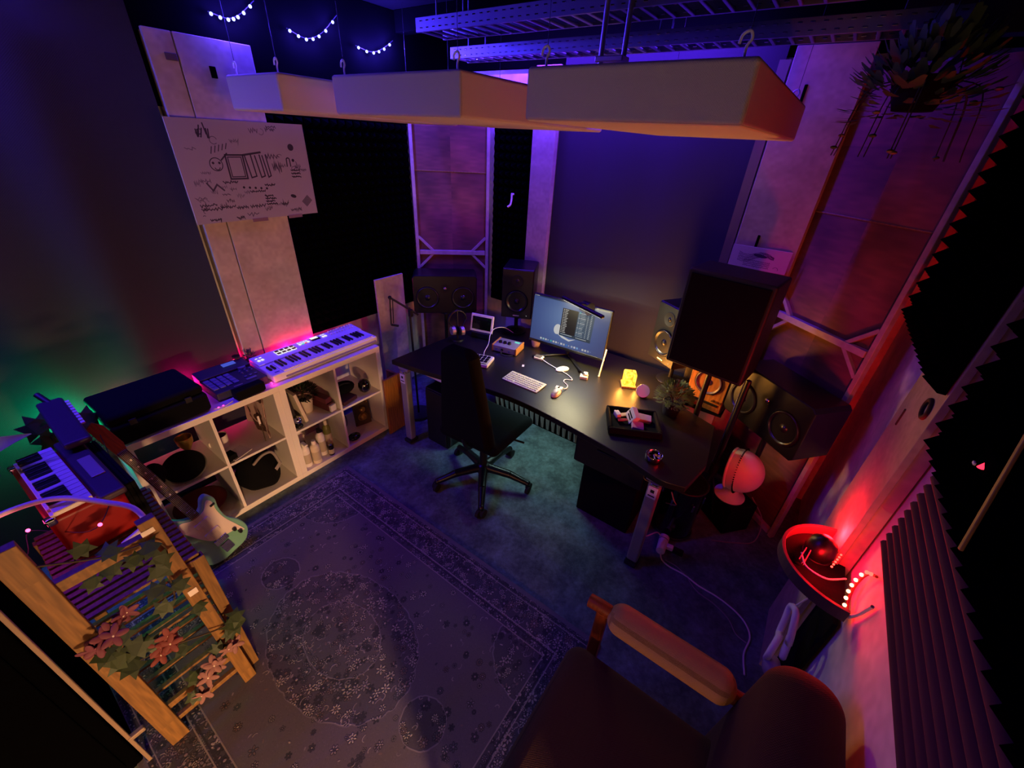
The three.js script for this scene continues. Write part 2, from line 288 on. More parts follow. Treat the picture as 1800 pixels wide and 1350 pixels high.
// ================================================================ rug
const rugTex = canvas(1024, 1536, (c, W, H) => {
  const r = rng(77), R = (a, b) => a + (b - a) * r();
  c.fillStyle = '#6d6770'; c.fillRect(0, 0, W, H);
  const pal = ['#b9b0a6', '#8d8790', '#3b3d4c', '#a79aa0', '#5a5f6b', '#84706f', '#4a4a58', '#c7c0b4'];
  const flower = (x, y, s) => { const n = 5 + Math.floor(r() * 4), a0 = r() * 6; c.strokeStyle = '#33343f'; c.lineWidth = 1.5; c.fillStyle = pal[Math.floor(r() * 8)]; for (let k = 0; k < n; k++) { const a = a0 + k * 6.283 / n; c.beginPath(); c.ellipse(x + Math.cos(a) * s * 0.62, y + Math.sin(a) * s * 0.62, s * 0.42, s * 0.24, a, 0, 7); c.fill(); c.stroke(); } c.fillStyle = pal[Math.floor(r() * 8)]; c.beginPath(); c.arc(x, y, s * 0.3, 0, 7); c.fill(); c.stroke(); };
  const scroll = (x, y, s, a) => { c.strokeStyle = pal[[0, 3, 7, 1][Math.floor(r() * 4)]]; c.lineWidth = Math.max(2, s * 0.1); c.beginPath(); for (let t = 0; t < 1.01; t += 0.1) { const q = a + t * 2.6, d = s * (1 - 0.5 * t); c.lineTo(x + Math.cos(q) * d, y + Math.sin(q) * d * 0.7); } c.stroke(); };
  const dense = (x0, y0, x1, y1, n, smin, smax) => { for (let i = 0; i < n; i++) { const x = R(x0, x1), y = R(y0, y1), k = r(); if (k < 0.5) flower(x, y, R(smin, smax)); else if (k < 0.8) scroll(x, y, R(smin, smax) * 1.1, R(0, 6)); else { c.fillStyle = pal[Math.floor(r() * 8)]; c.beginPath(); c.ellipse(x, y, R(3, smin), R(2, smin * 0.5), R(0, 3), 0, 7); c.fill(); } } };
  // sparse field
  dense(170, 170, W - 170, H - 170, 520, 6, 14);
  // corner pieces and medallion, dense on darker ground
  const blob = (x, y, rx, ry, lobes, fill) => { c.fillStyle = fill; c.strokeStyle = '#8d8790'; c.lineWidth = 4; c.beginPath(); for (let t = 0; t <= 1.001; t += 0.004) { const a = t * 6.283, k = 1 + 0.1 * Math.abs(Math.sin(a * lobes / 2)) + 0.05 * Math.cos(a * lobes); c.lineTo(x + Math.cos(a) * rx * k, y + Math.sin(a) * ry * k); } c.closePath(); c.fill(); c.stroke(); };
  for (const [x, y] of [[150, 150], [W - 150, 150], [150, H - 150], [W - 150, H - 150]]) { c.save(); blob(x, y, 150, 170, 12, '#5a5762'); c.clip(); dense(x - 180, y - 200, x + 180, y + 200, 380, 7, 16); c.restore(); }
  c.save(); blob(W / 2, H / 2, 190, 300, 14, '#5c5863'); c.clip(); dense(W / 2 - 250, H / 2 - 380, W / 2 + 250, H / 2 + 380, 1100, 7, 17); c.restore();
  for (const s of [-1, 1]) { c.save(); blob(W / 2, H / 2 + s * 420, 60, 70, 8, '#565260'); c.clip(); dense(W / 2 - 70, H / 2 + s * 420 - 80, W / 2 + 70, H / 2 + s * 420 + 80, 40, 8, 14); c.restore(); }
  c.save(); blob(W / 2, H / 2, 100, 150, 10, '#625e68'); c.clip(); dense(W / 2 - 120, H / 2 - 170, W / 2 + 120, H / 2 + 170, 260, 7, 14); c.restore();
  // border
  const B = 150; c.save(); c.beginPath(); c.rect(0, 0, W, H); c.rect(B, H - B, W - 2 * B, -(H - 2 * B)); c.clip('evenodd'); c.fillStyle = '#55545f'; c.fillRect(0, 0, W, H); dense(0, 0, W, B, 700, 7, 18); dense(0, H - B, W, H, 700, 7, 18); dense(0, 0, B, H, 1050, 7, 18); dense(W - B, 0, W, H, 1050, 7, 18); c.restore();
  for (const [o, w, col] of [[8, 16, '#77737c'], [26, 4, '#3c3c48'], [34, 3, '#b0a8a0'], [118, 4, '#b0a8a0'], [126, 5, '#3c3c48'], [150, 4, '#a79f9a']]) { c.strokeStyle = col; c.lineWidth = w; c.strokeRect(o, o, W - 2 * o, H - 2 * o); }
  for (let i = 0; i < 30000; i++) { c.fillStyle = r() < 0.5 ? 'rgba(20,20,30,0.13)' : 'rgba(230,225,220,0.10)'; c.fillRect(r() * W, r() * H, 2, 2); }
});
{ const w = 1.5, l = 2.06, g = thing('persian_rug', 'faded grey floral oriental rug with wide patterned border', 'rug', [1.03 - w / 2, 0, 0.13 + l / 2]);
  const top = new THREE.PlaneGeometry(w, l); top.rotateX(-Math.PI / 2);
  part(g, 'pile', top, mat(0xcccad2, 1, { map: rugTex, metres: false, bumpMap: rugTex, bumpScale: 0.003 }), [0, 0.0112, 0]);
  part(g, 'backing', rb(w + 0.004, 0.011, l + 0.004, 0.004), mat(0x6b6770, 1), [0, 0.0055, 0]); }

// ================================================================ cube shelves (each 0.765 wide, 0.39 deep)
function cubeShelf(label, x) {
  const S = 0.765, t = 0.038, d = 0.39, g = thing('cube_shelf', label, 'shelf', [x, 0, -d / 2], 0, 'white cube shelves');
  part(g, 'top_panel', rb(S, t, d, 0.002, 1), M.laminate, [0, S - t / 2, 0]); part(g, 'bottom_panel', rb(S, t, d, 0.002, 1), M.laminate, [0, t / 2, 0]);
  for (const s of [-1, 1]) part(g, 'side_panel', rb(t, S - 2 * t, d, 0.002, 1), M.laminate, [s * (S / 2 - t / 2), S / 2, 0]);
  part(g, 'upright_divider', rb(0.016, S - 2 * t, d - 0.004, 0.001, 1), M.laminate, [0, S / 2, -0.001]);
  for (const s of [-1, 1]) part(g, 'middle_shelf', rb(S / 2 - t - 0.008, 0.016, d - 0.004, 0.001, 1), M.laminate, [s * (S / 4 - t / 2 + 0.004), S / 2, -0.001]);
}
cubeShelf('white open cube shelf behind the guitar, under the black case', 0.3825);
cubeShelf('white open cube shelf under the white keyboard, holding bottles', 0.765 + 0.3825);
const lowY = 0.038, midY = 0.391, topY = 0.765;

function bush(parent, name, m, n, r, h, seed, leafL, leafW, y0 = 0) {     // a dense tuft of small leaves round a crown
  const R = rng(seed), gs = [];
  for (let i = 0; i < n; i++) {
    const a = R() * 6.283, e = Math.acos(1 - 1.3 * R()), d = r * (0.35 + 0.65 * Math.cbrt(R())), s = 0.7 + 0.6 * R();
    const g = new THREE.PlaneGeometry(leafW * s, leafL * s, 1, 2); const p = g.attributes.position; for (let k = 0; k < p.count; k++) { const yy = p.getY(k); p.setZ(k, -yy * yy * 3); if (Math.abs(yy) > leafL * s * 0.4) p.setX(k, p.getX(k) * 0.35); }
    g.computeVertexNormals(); at(g, 0, leafL * 0.3, 0); at(g, 0, 0, 0, e * 0.9, 0, R() - 0.5); at(g, 0, 0, 0, 0, a, 0);
    at(g, Math.sin(a) * Math.sin(e) * d, y0 + Math.cos(e) * d * h / r, Math.cos(a) * Math.sin(e) * d); gs.push(g);
  }
  const o = part(parent, name, merge(gs), m); o.userData.kind = 'stuff'; return o;
}
// ---- contents, right shelf
{ const g = thing('potted_plant', 'round dark bush in a cream pot inside the cube shelf', 'plant', [0.975, midY + 0.008, -0.17]);
  part(g, 'pot', lathe([[0, 0], [0.043, 0], [0.058, 0.105], [0.06, 0.11], [0.054, 0.11], [0.05, 0.09], [0, 0.09]]), M.cream); bush(g, 'foliage', M.leafdark, 420, 0.088, 0.085, 4, 0.03, 0.009, 0.14); part(g, 'stem', rod([0, 0.09, 0], [0, 0.16, 0], 0.008), M.stem); }
{ const g = thing('box', 'cream cardboard sleeve leaning left of the potted bush in the shelf', 'box', [0.885, midY + 0.008, -0.14], 0);
  part(g, 'sleeve', rb(0.022, 0.24, 0.2, 0.003), M.cream, [0.0, 0.118, 0], [0, 0, 0.16]); }
solo('book', rb(0.03, 0.25, 0.2, 0.003), mat(0x1f1a18, 0.6), 'tall dark book leaning against the cube shelf wall', 'book', [0.83, midY + 0.138, -0.16], [0, 0, 0.08]);
{ const g = thing('ornament', 'small chrome ball on a round foot at the shelf corner', 'ornament', [0.842, midY + 0.008, -0.035]);
  part(g, 'ball', sph(0.028), M.chrome, [0, 0.05, 0]); part(g, 'foot', lathe([[0, 0], [0.026, 0], [0.026, 0.008], [0.014, 0.026], [0, 0.028]]), M.satin); }
{ const g = thing('box', 'dark red carton with a white end beside the potted bush', 'box', [1.08, midY + 0.008, -0.1], 0.15);
  part(g, 'carton', rb(0.05, 0.06, 0.17, 0.003), mat(0x4a1420, 0.6), [0, 0.03, -0.02]); part(g, 'white_end', rb(0.046, 0.05, 0.02, 0.003), M.paper, [0.004, 0.026, 0.075]); part(g, 'upper_carton', rb(0.05, 0.04, 0.16, 0.003), mat(0x5a2030, 0.6), [0, 0.08, -0.03]); }
{ const g = thing('ornament', 'glossy black egg shaped jar in the upper shelf cube', 'jar', [1.4, midY + 0.008, -0.07]);
  part(g, 'jar', lathe([[0, 0], [0.02, 0], [0.04, 0.02], [0.047, 0.05], [0.043, 0.08], [0.028, 0.103], [0, 0.112]]), M.gloss); part(g, 'rim_ring', new THREE.TorusGeometry(0.036, 0.003, 8, 28), M.chrome, [0, 0.05, 0.028]); }
{ const g = thing('pouch', 'rolled black cloth pouch lying behind the egg shaped jar', 'pouch', [1.27, midY + 0.008, -0.17]);
  part(g, 'cloth', at(sph(0.06, 20, 14).scale(1.7, 0.8, 1.1), 0, 0.048, 0), M.matte); part(g, 'strap', tube([[-0.08, 0.07, 0], [0, 0.1, 0.03], [0.09, 0.06, 0.02]], 0.006), M.rubber); }
solo('book', rb(0.13, 0.03, 0.16, 0.004), mat(0x3c1420, 0.7), 'dark red book lying flat before the black pouch', 'book', [1.225, midY + 0.024, -0.1], [0, 0.2, 0]);
solo('box', rb(0.07, 0.11, 0.06, 0.005), mat(0xa59c9c, 0.6), 'pale grey carton standing behind the black pouch', 'box', [1.22, midY + 0.064, -0.28], [0, 0.3, 0]);
function sprayBottle(label, x, z, h, r, body, cap, nozzle) {
  const g = thing('bottle', label, 'bottle', [x, lowY, z], 0, 'bottles in the cube shelf');
  part(g, 'bottle_body', lathe([[0, 0], [r, 0], [r, h * 0.7], [r * 0.85, h * 0.78], [r * 0.45, h * 0.84], [r * 0.45, h * 0.86]]), body);
  part(g, 'paper_label', cyl(r * 1.012, r * 1.012, h * 0.4, 24, true), mat(0xb9ae96, 0.7), [0, h * 0.34, 0]);
  part(g, 'cap', nozzle ? merge([at(cyl(r * 0.5, r * 0.5, h * 0.1), 0, h * 0.91, 0), at(rb(r * 0.8, h * 0.06, r * 1.9, 0.004), 0, h * 0.98, r * 0.5)]) : at(cyl(r * 0.42, r * 0.5, h * 0.15), 0, h * 0.92, 0), cap);
}
sprayBottle('white spray bottle standing first from the dark shelf side', 0.845, -0.06, 0.2, 0.03, M.keywhite, M.white, true);
sprayBottle('white round bottle with a cream label at the shelf front', 0.91, -0.045, 0.19, 0.032, M.cream, M.white, false);
sprayBottle('white spray bottle with dark trigger behind the cream label bottle', 0.985, -0.09, 0.23, 0.03, M.keywhite, M.satin, true);
sprayBottle('small dark bottle with a chrome cap at the shelf front', 1.02, -0.035, 0.1, 0.022, M.gloss, M.chrome, false);
sprayBottle('olive green bottle standing at the rear of the bottles', 1.06, -0.12, 0.25, 0.028, mat(0x6f7434, 0.4), M.cream, false);
sprayBottle('tall white bottle half hidden behind the other bottles', 0.89, -0.2, 0.24, 0.033, M.keywhite, M.rubber, false);
{ const g = thing('trophy', 'tarnished gold framed plaque with two glass domes in the shelf', 'plaque', [1.4, lowY, -0.16], -0.25);
  part(g, 'backboard', rb(0.13, 0.26, 0.02, 0.004), mat(0x4e3a1e, 0.55), [0, 0.13, -0.02], [-0.12, 0, 0]); part(g, 'dome', sph(0.03), M.gold, [-0.005, 0.09, 0.012]); part(g, 'dome', sph(0.026), M.gold, [0, 0.155, 0.005]); part(g, 'ring', new THREE.TorusGeometry(0.034, 0.005, 8, 24), M.gold, [-0.005, 0.09, 0.015]); part(g, 'finial', lathe([[0, 0], [0.012, 0], [0.006, 0.02], [0.012, 0.04], [0, 0.05]]), M.gold, [0.04, 0.21, 0]); }
solo('cable', tube([[1.22, lowY + 0.004, -0.2], [1.28, lowY + 0.03, -0.22], [1.3, lowY + 0.09, -0.25], [1.27, lowY + 0.12, -0.28], [1.22, lowY + 0.08, -0.3]], 0.003), M.cableblack, 'thin black cable loop in the lower shelf cube', 'cable');
solo('pouch', at(sph(0.04, 18, 12).scale(1.3, 0.7, 1), 0, 0.028, 0), M.gloss, 'small shiny black pouch at the front of the lower shelf cube', 'pouch', [1.23, lowY, -0.05]);
solo('box', rb(0.1, 0.05, 0.1, 0.008), M.satin, 'flat black device box behind the cable loop', 'box', [1.23, lowY + 0.2 + 0.025, -0.3]);
solo('box', rb(0.1, 0.2, 0.1, 0.008), M.matte, 'black carton carrying the flat black device box', 'box', [1.23, lowY + 0.1, -0.31]);
// ---- contents, left shelf
{ const g = thing('frying_pan', 'round black drum practice pad standing on edge in the shelf', 'drum pad', [0.2, midY + 0.008, -0.08], -0.25);
  part(g, 'pad', at(cyl(0.1, 0.1, 0.022, 40), 0, 0, 0), M.matte, [0, 0.05, -0.02], [0.45, 0, 0]); part(g, 'rim', new THREE.TorusGeometry(0.1, 0.006, 8, 40), mat(0x5c5a52, 0.4), [0, 0.05, -0.02], [0.45 + Math.PI / 2, 0, 0]); g.name = numbered('practice_pad'); }
{ const g = thing('trophy', 'brass goblet standing behind the round practice pad', 'goblet', [0.27, midY + 0.008, -0.2]);
  part(g, 'cup', lathe([[0.006, 0.07], [0.02, 0.09], [0.04, 0.13], [0.043, 0.17], [0.039, 0.17], [0.03, 0.12], [0, 0.09]]), M.gold); part(g, 'foot', lathe([[0, 0], [0.04, 0], [0.036, 0.008], [0.008, 0.03], [0.008, 0.08]]), M.gold); g.name = numbered('goblet'); }
solo('pouch', at(sph(0.05, 18, 12).scale(1, 1.4, 1), 0, 0.068, 0), M.matte, 'upright black cloth pouch left of the practice pad', 'pouch', [0.08, midY + 0.008, -0.12]);
{ const g = thing('mug', 'small white mug in the upper shelf cube', 'mug', [0.44, midY + 0.008, -0.2]);
  part(g, 'cup', lathe([[0, 0], [0.034, 0], [0.038, 0.085], [0.034, 0.085], [0.031, 0.006], [0, 0.006]]), M.paper); part(g, 'handle', new THREE.TorusGeometry(0.024, 0.005, 8, 20), M.paper, [-0.045, 0.044, 0]); part(g, 'dark_drink', cyl(0.033, 0.033, 0.004), M.gloss, [0, 0.078, 0]); }
const spotTex = canvas(256, 256, (c, W, H) => { const r = rng(9); c.fillStyle = '#a58f84'; c.fillRect(0, 0, W, H); c.fillStyle = '#3a2017'; for (let i = 0; i < 46; i++) { c.beginPath(); c.ellipse(r() * W, r() * H, 10 + r() * 14, 14 + r() * 16, r() * 3, 0, 7); c.fill(); } });
solo('cloth', (() => { const g = new THREE.BoxGeometry(0.012, 0.3, 0.3, 1, 10, 12), p = g.attributes.position; for (let i = 0; i < p.count; i++) p.setX(i, p.getX(i) + 0.012 * Math.sin(p.getZ(i) * 38 + p.getY(i) * 9)); g.computeVertexNormals(); return g; })(), mat(0xffffff, 0.95, { map: spotTex, metres: false }), 'brown spotted animal print cloth hanging in the shelf cube', 'cloth', [0.665, midY + 0.17, -0.19]);
{ const g = thing('paint_brush', 'thin white brush hanging before the spotted cloth', 'brush', [0.625, midY + 0.008, -0.05]);
  part(g, 'handle', rb(0.012, 0.06, 0.006, 0.003), M.white, [0, 0.165, 0]); part(g, 'bristle', rod([0, 0.0, 0], [0.004, 0.136, 0], 0.003), M.stem); }
solo('paper', rb(0.12, 0.004, 0.1, 0.001), M.paper, 'printed paper slip lying in the upper shelf cube', 'paper', [0.46, midY + 0.012, -0.06], [0, 0.3, 0]);
solo('paper', rb(0.06, 0.04, 0.06, 0.004), M.matte, 'small black carton at the front corner beside the printed slip', 'box', [0.41, midY + 0.028, -0.04], [0, 0.2, 0]).name = numbered('small_carton');
{ const g = thing('tote_bag', 'slumped black tote bag in the lower shelf cube', 'bag', [0.56, lowY, -0.16]);
  const b = sph(0.15, 28, 20); const p = b.attributes.position; for (let i = 0; i < p.count; i++) { const y = p.getY(i), k = 1 - 0.25 * (y / 0.15); p.setXYZ(i, p.getX(i) * k * 0.86 + 0.008 * Math.sin(y * 50), y < -0.12 ? -0.12 : y * 1.05, p.getZ(i) * k * 0.9 + 0.01 * Math.sin(p.getX(i) * 40)); } b.computeVertexNormals();
  part(g, 'bag_body', b, M.matte, [0, 0.12, 0]); part(g, 'handle', tube([[-0.04, 0.22, 0.09], [0.02, 0.28, 0.12], [0.07, 0.27, 0.12], [0.1, 0.16, 0.13]], 0.009, 24), mat(0x8d857c, 0.6)); part(g, 'patch', rb(0.05, 0.035, 0.004, 0.002), mat(0x9a948c, 0.6), [0.08, 0.15, 0.135], [0.1, 0.4, 0.4]); }
solo('cloth', at(sph(0.12, 22, 14).scale(1.2, 0.55, 1), 0, 0.066, 0), M.redcloth, 'folded dark red blanket in the shelf behind the guitar body', 'blanket', [0.21, lowY, -0.17]);

// ================================================================ on top of the shelves
{ // white master keyboard
  const W = 0.79, D = 0.30, g = thing('midi_keyboard', 'white 49 key controller keyboard with lit pads on the shelf', 'keyboard', [1.165, topY, -0.2], 0.02);
  part(g, 'body', rb(W, 0.05, D, 0.008), M.keywhite, [0, 0.028, 0]); part(g, 'panel', rb(W - 0.01, 0.02, 0.125, 0.004), M.keywhite, [0, 0.058, -0.085], [0.08, 0, 0]);
  part(g, 'front_lip', rb(W - 0.09, 0.012, 0.012, 0.004), mat(0x8a8078, 0.4), [0.03, 0.02, D / 2 + 0.004]);
  const kw = (W - 0.1) / 29, wG = rb(kw - 0.0012, 0.012, 0.148, 0.002, 1), bG = rb(0.012, 0.014, 0.095, 0.003, 1);
  for (let i = 0; i < 29; i++) { const x = -W / 2 + 0.075 + kw * (i + 0.5); part(g, 'white_key', wG, M.keywhite, [x, 0.056, 0.068]); if ([0, 1, 3, 4, 5].includes(i % 7) && i < 28) part(g, 'black_key', bG, M.keyblack, [x + kw / 2, 0.066, 0.044]); }
  for (const x of [-0.365, -0.34]) part(g, 'wheel', rb(0.014, 0.02, 0.06, 0.006), M.keyblack, [x, 0.056, 0.05]);
  part(g, 'logo_plate', rb(0.03, 0.002, 0.012, 0.001), mat(0x3a36a0, 0.5), [-0.35, 0.054, 0.115]);
  const padLit = glow([1, 0.98, 0.95], 0.9), padG = rb(0.026, 0.006, 0.024, 0.003, 1), rimG = rb(0.031, 0.005, 0.029, 0.003, 1), btn = rb(0.016, 0.005, 0.009, 0.002, 1);
  for (let i = 0; i < 4; i++) for (let j = 0; j < 2; j++) { const q = part(g, 'pad', padG, M.keyblack, [-0.225 + i * 0.034, 0.0725 + (0.5 - j) * 0.003, -0.108 + j * 0.032]); part(q, 'lit_rim', rimG, padLit, [0, -0.0015, 0]); }
  for (const [x, z] of [[-0.36, -0.11], [-0.335, -0.11], [-0.36, -0.08], [-0.338, -0.08], [-0.36, -0.07], [-0.338, -0.07]]) part(g, 'button', btn, padLit, [x, 0.07, z]);
  for (let i = 0; i < 4; i++) { part(g, 'button', btn, padLit, [-0.065 + i * 0.021, 0.072, -0.125]); for (const z of [-0.105, -0.094]) part(g, 'button', btn, i === 1 && z > -0.1 ? glow([0.1, 0.8, 0.5], 0.9) : i === 2 && z > -0.1 ? glow([0.9, 0.1, 0.1], 0.9) : padLit, [-0.065 + i * 0.021, 0.0715, z]); }
  part(g, 'screen', rb(0.056, 0.004, 0.028, 0.002), glow([0.95, 0.95, 1], 1.1), [0.055, 0.073, -0.122]); part(g, 'screen_bezel', rb(0.066, 0.004, 0.05, 0.002), M.keyblack, [0.057, 0.0712, -0.112]);
  for (const [x, z] of [[0.115, -0.13], [0.135, -0.13], [0.115, -0.105], [0.135, -0.105], [0.115, -0.094], [0.135, -0.094]]) part(g, 'button', btn, padLit, [x, 0.072, z]);
  const kn = cyl(0.0055, 0.007, 0.014, 14), sl = rb(0.007, 0.012, 0.011, 0.002, 1);
  for (let i = 0; i < 9; i++) { part(g, 'knob', kn, M.keywhite, [0.175 + i * 0.0225, 0.079, -0.125]); part(g, 'fader', sl, M.keywhite, [0.175 + i * 0.0225, 0.076, -0.085]); }
}
{ // drum machine
  const g = thing('drum_machine', 'dark pad drum machine with a glowing blue screen', 'drum machine', [0.61, topY, -0.228], 0.02), W = 0.29, D = 0.3;
  const body = mat(0x2a2a30, 0.5), cap = mat(0x6f6f7a, 0.5);
  part(g, 'body', rb(W, 0.05, D, 0.006), body, [0, 0.027, 0]); part(g, 'rear_riser', rb(W, 0.03, 0.1, 0.006), body, [0, 0.06, -0.1], [0.15, 0, 0]);
  const pg = rb(0.031, 0.008, 0.034, 0.004, 1); for (let i = 0; i < 4; i++) for (let j = 0; j < 4; j++) part(g, 'pad', pg, cap, [-0.12 + i * 0.037, 0.055, -0.028 + j * 0.038]);
  part(g, 'screen', rb(0.075, 0.004, 0.034, 0.002), glow([0.1, 0.16, 1], 0.55), [0.045, 0.083, -0.107], [0.15, 0, 0]);
  const bt = rb(0.016, 0.006, 0.014, 0.003, 1); for (let i = 0; i < 5; i++) part(g, 'button', bt, cap, [-0.12 + i * 0.026, 0.058, -0.062]);
  part(g, 'dial', cyl(0.022, 0.024, 0.014, 28), cap, [0.09, 0.06, -0.05]); const sk = cyl(0.006, 0.007, 0.01, 12);
  for (let i = 0; i < 6; i++) part(g, 'small_knob', sk, cap, [0.06 + (i % 3) * 0.03, 0.057, -0.01 + Math.floor(i / 3) * 0.028]);
  for (let i = 0; i < 3; i++) part(g, 'button', bt, cap, [0.055 + i * 0.03, 0.055, 0.07]); part(g, 'wide_button', rb(0.06, 0.005, 0.02, 0.003), cap, [0.07, 0.0545, 0.11]); part(g, 'logo_strip', rb(0.05, 0.003, 0.008, 0.001), M.alu, [-0.02, 0.0535, 0.138]);
}
solo('phone_case', rb(0.17, 0.06, 0.06, 0.012), M.matte, 'small black padded box before the drum machine', 'box', [0.62, topY + 0.031, -0.034], [0, 0.06, 0]);
{ const g = thing('equipment_case', 'large black padded case lying on the left shelf top', 'case', [0.2, topY, -0.185], 0.05);
  part(g, 'base', rb(0.42, 0.11, 0.34, 0.02, 3), M.matte, [0, 0.056, 0]); part(g, 'lid', rb(0.41, 0.05, 0.32, 0.02, 3), M.matte, [0, 0.134, -0.004]); for (const x of [-0.12, 0.12]) part(g, 'latch', rb(0.03, 0.03, 0.008, 0.002), M.black, [x, 0.11, 0.171]); }
{ const g = thing('potted_plant', 'tiny dark spiky plant in a pot against the white upright', 'plant', [0.79, topY, -0.37]);
  part(g, 'pot', lathe([[0, 0], [0.022, 0], [0.03, 0.05], [0.026, 0.05], [0, 0.045]]), M.black); bush(g, 'foliage', M.leafdark, 90, 0.035, 0.05, 21, 0.03, 0.005, 0.06); }
{ const g = thing('glass_jar', 'small clear glass jar standing behind the keyboard', 'jar', [0.815, topY, -0.375]); g.position.x = 0.72; part(g, 'jar', lathe([[0, 0.002], [0.025, 0.002], [0.027, 0.06], [0.02, 0.08], [0.022, 0.09]]), M.glass); part(g, 'lid', cyl(0.023, 0.023, 0.012), M.satin, [0, 0.096, 0]); }
{ // pink led strip lying behind the keyboards
  const g = thing('led_strip', 'pink led strip lying behind the keyboard and case', 'led strip', [0, 0, 0]), y = topY + 0.004, pg = glow([1, 0.03, 0.2], 7);
  part(g, 'tape', tube([[0.02, y, -0.38], [0.4, y, -0.384], [0.75, y, -0.381], [1.0, y, -0.384], [1.25, y, -0.382], [1.5, y, -0.38]], 0.004, 60, 6), M.cable);
  const dot = rb(0.008, 0.004, 0.006, 0.001, 1); for (let i = 0; i < 30; i++) part(g, 'led', dot, pg, [0.05 + i * 0.05, y + 0.005, -0.382]);
  part(g, 'front_tail', tube([[0.42, y, -0.02], [0.46, y, -0.005], [0.52, y, -0.03]], 0.003, 16, 6), M.cable); part(g, 'led', dot, pg, [0.44, y + 0.004, -0.012]); part(g, 'led', dot, pg, [0.465, y + 0.004, -0.012]); part(g, 'led', dot, pg, [0.755, y + 0.004, -0.04]); part(g, 'led', dot, pg, [0.76, y + 0.004, -0.06]);
  for (const [x, i] of [[0.15, 0.12], [0.45, 0.2], [0.75, 0.22], [1.05, 0.3], [1.22, 0.3]]) pointLight('pink_glow', [1, 0.005, 0.16], i, [x, y + 0.02, -0.39], g, 2);
  pointLight('pink_glow', [1, 0.03, 0.2], 0.004, [0.76, y + 0.012, -0.03], g, 1);
}
{ // green lamp behind the plants left of the shelf
  const g = thing('mood_lamp', 'green glowing lamp hidden behind the plants by the curtain', 'lamp', [-0.1, 0.0, -0.36]);
  part(g, 'stand', cyl(0.04, 0.06, 0.74, 20), M.black, [0, 0.37, 0]); part(g, 'globe', sph(0.04), glow([0.02, 1, 0.3], 1.2), [0, 0.78, 0]); pointLight('green_glow', [0.005, 1, 0.32], 0.9, [0, 0.78, 0], g, 2);
}

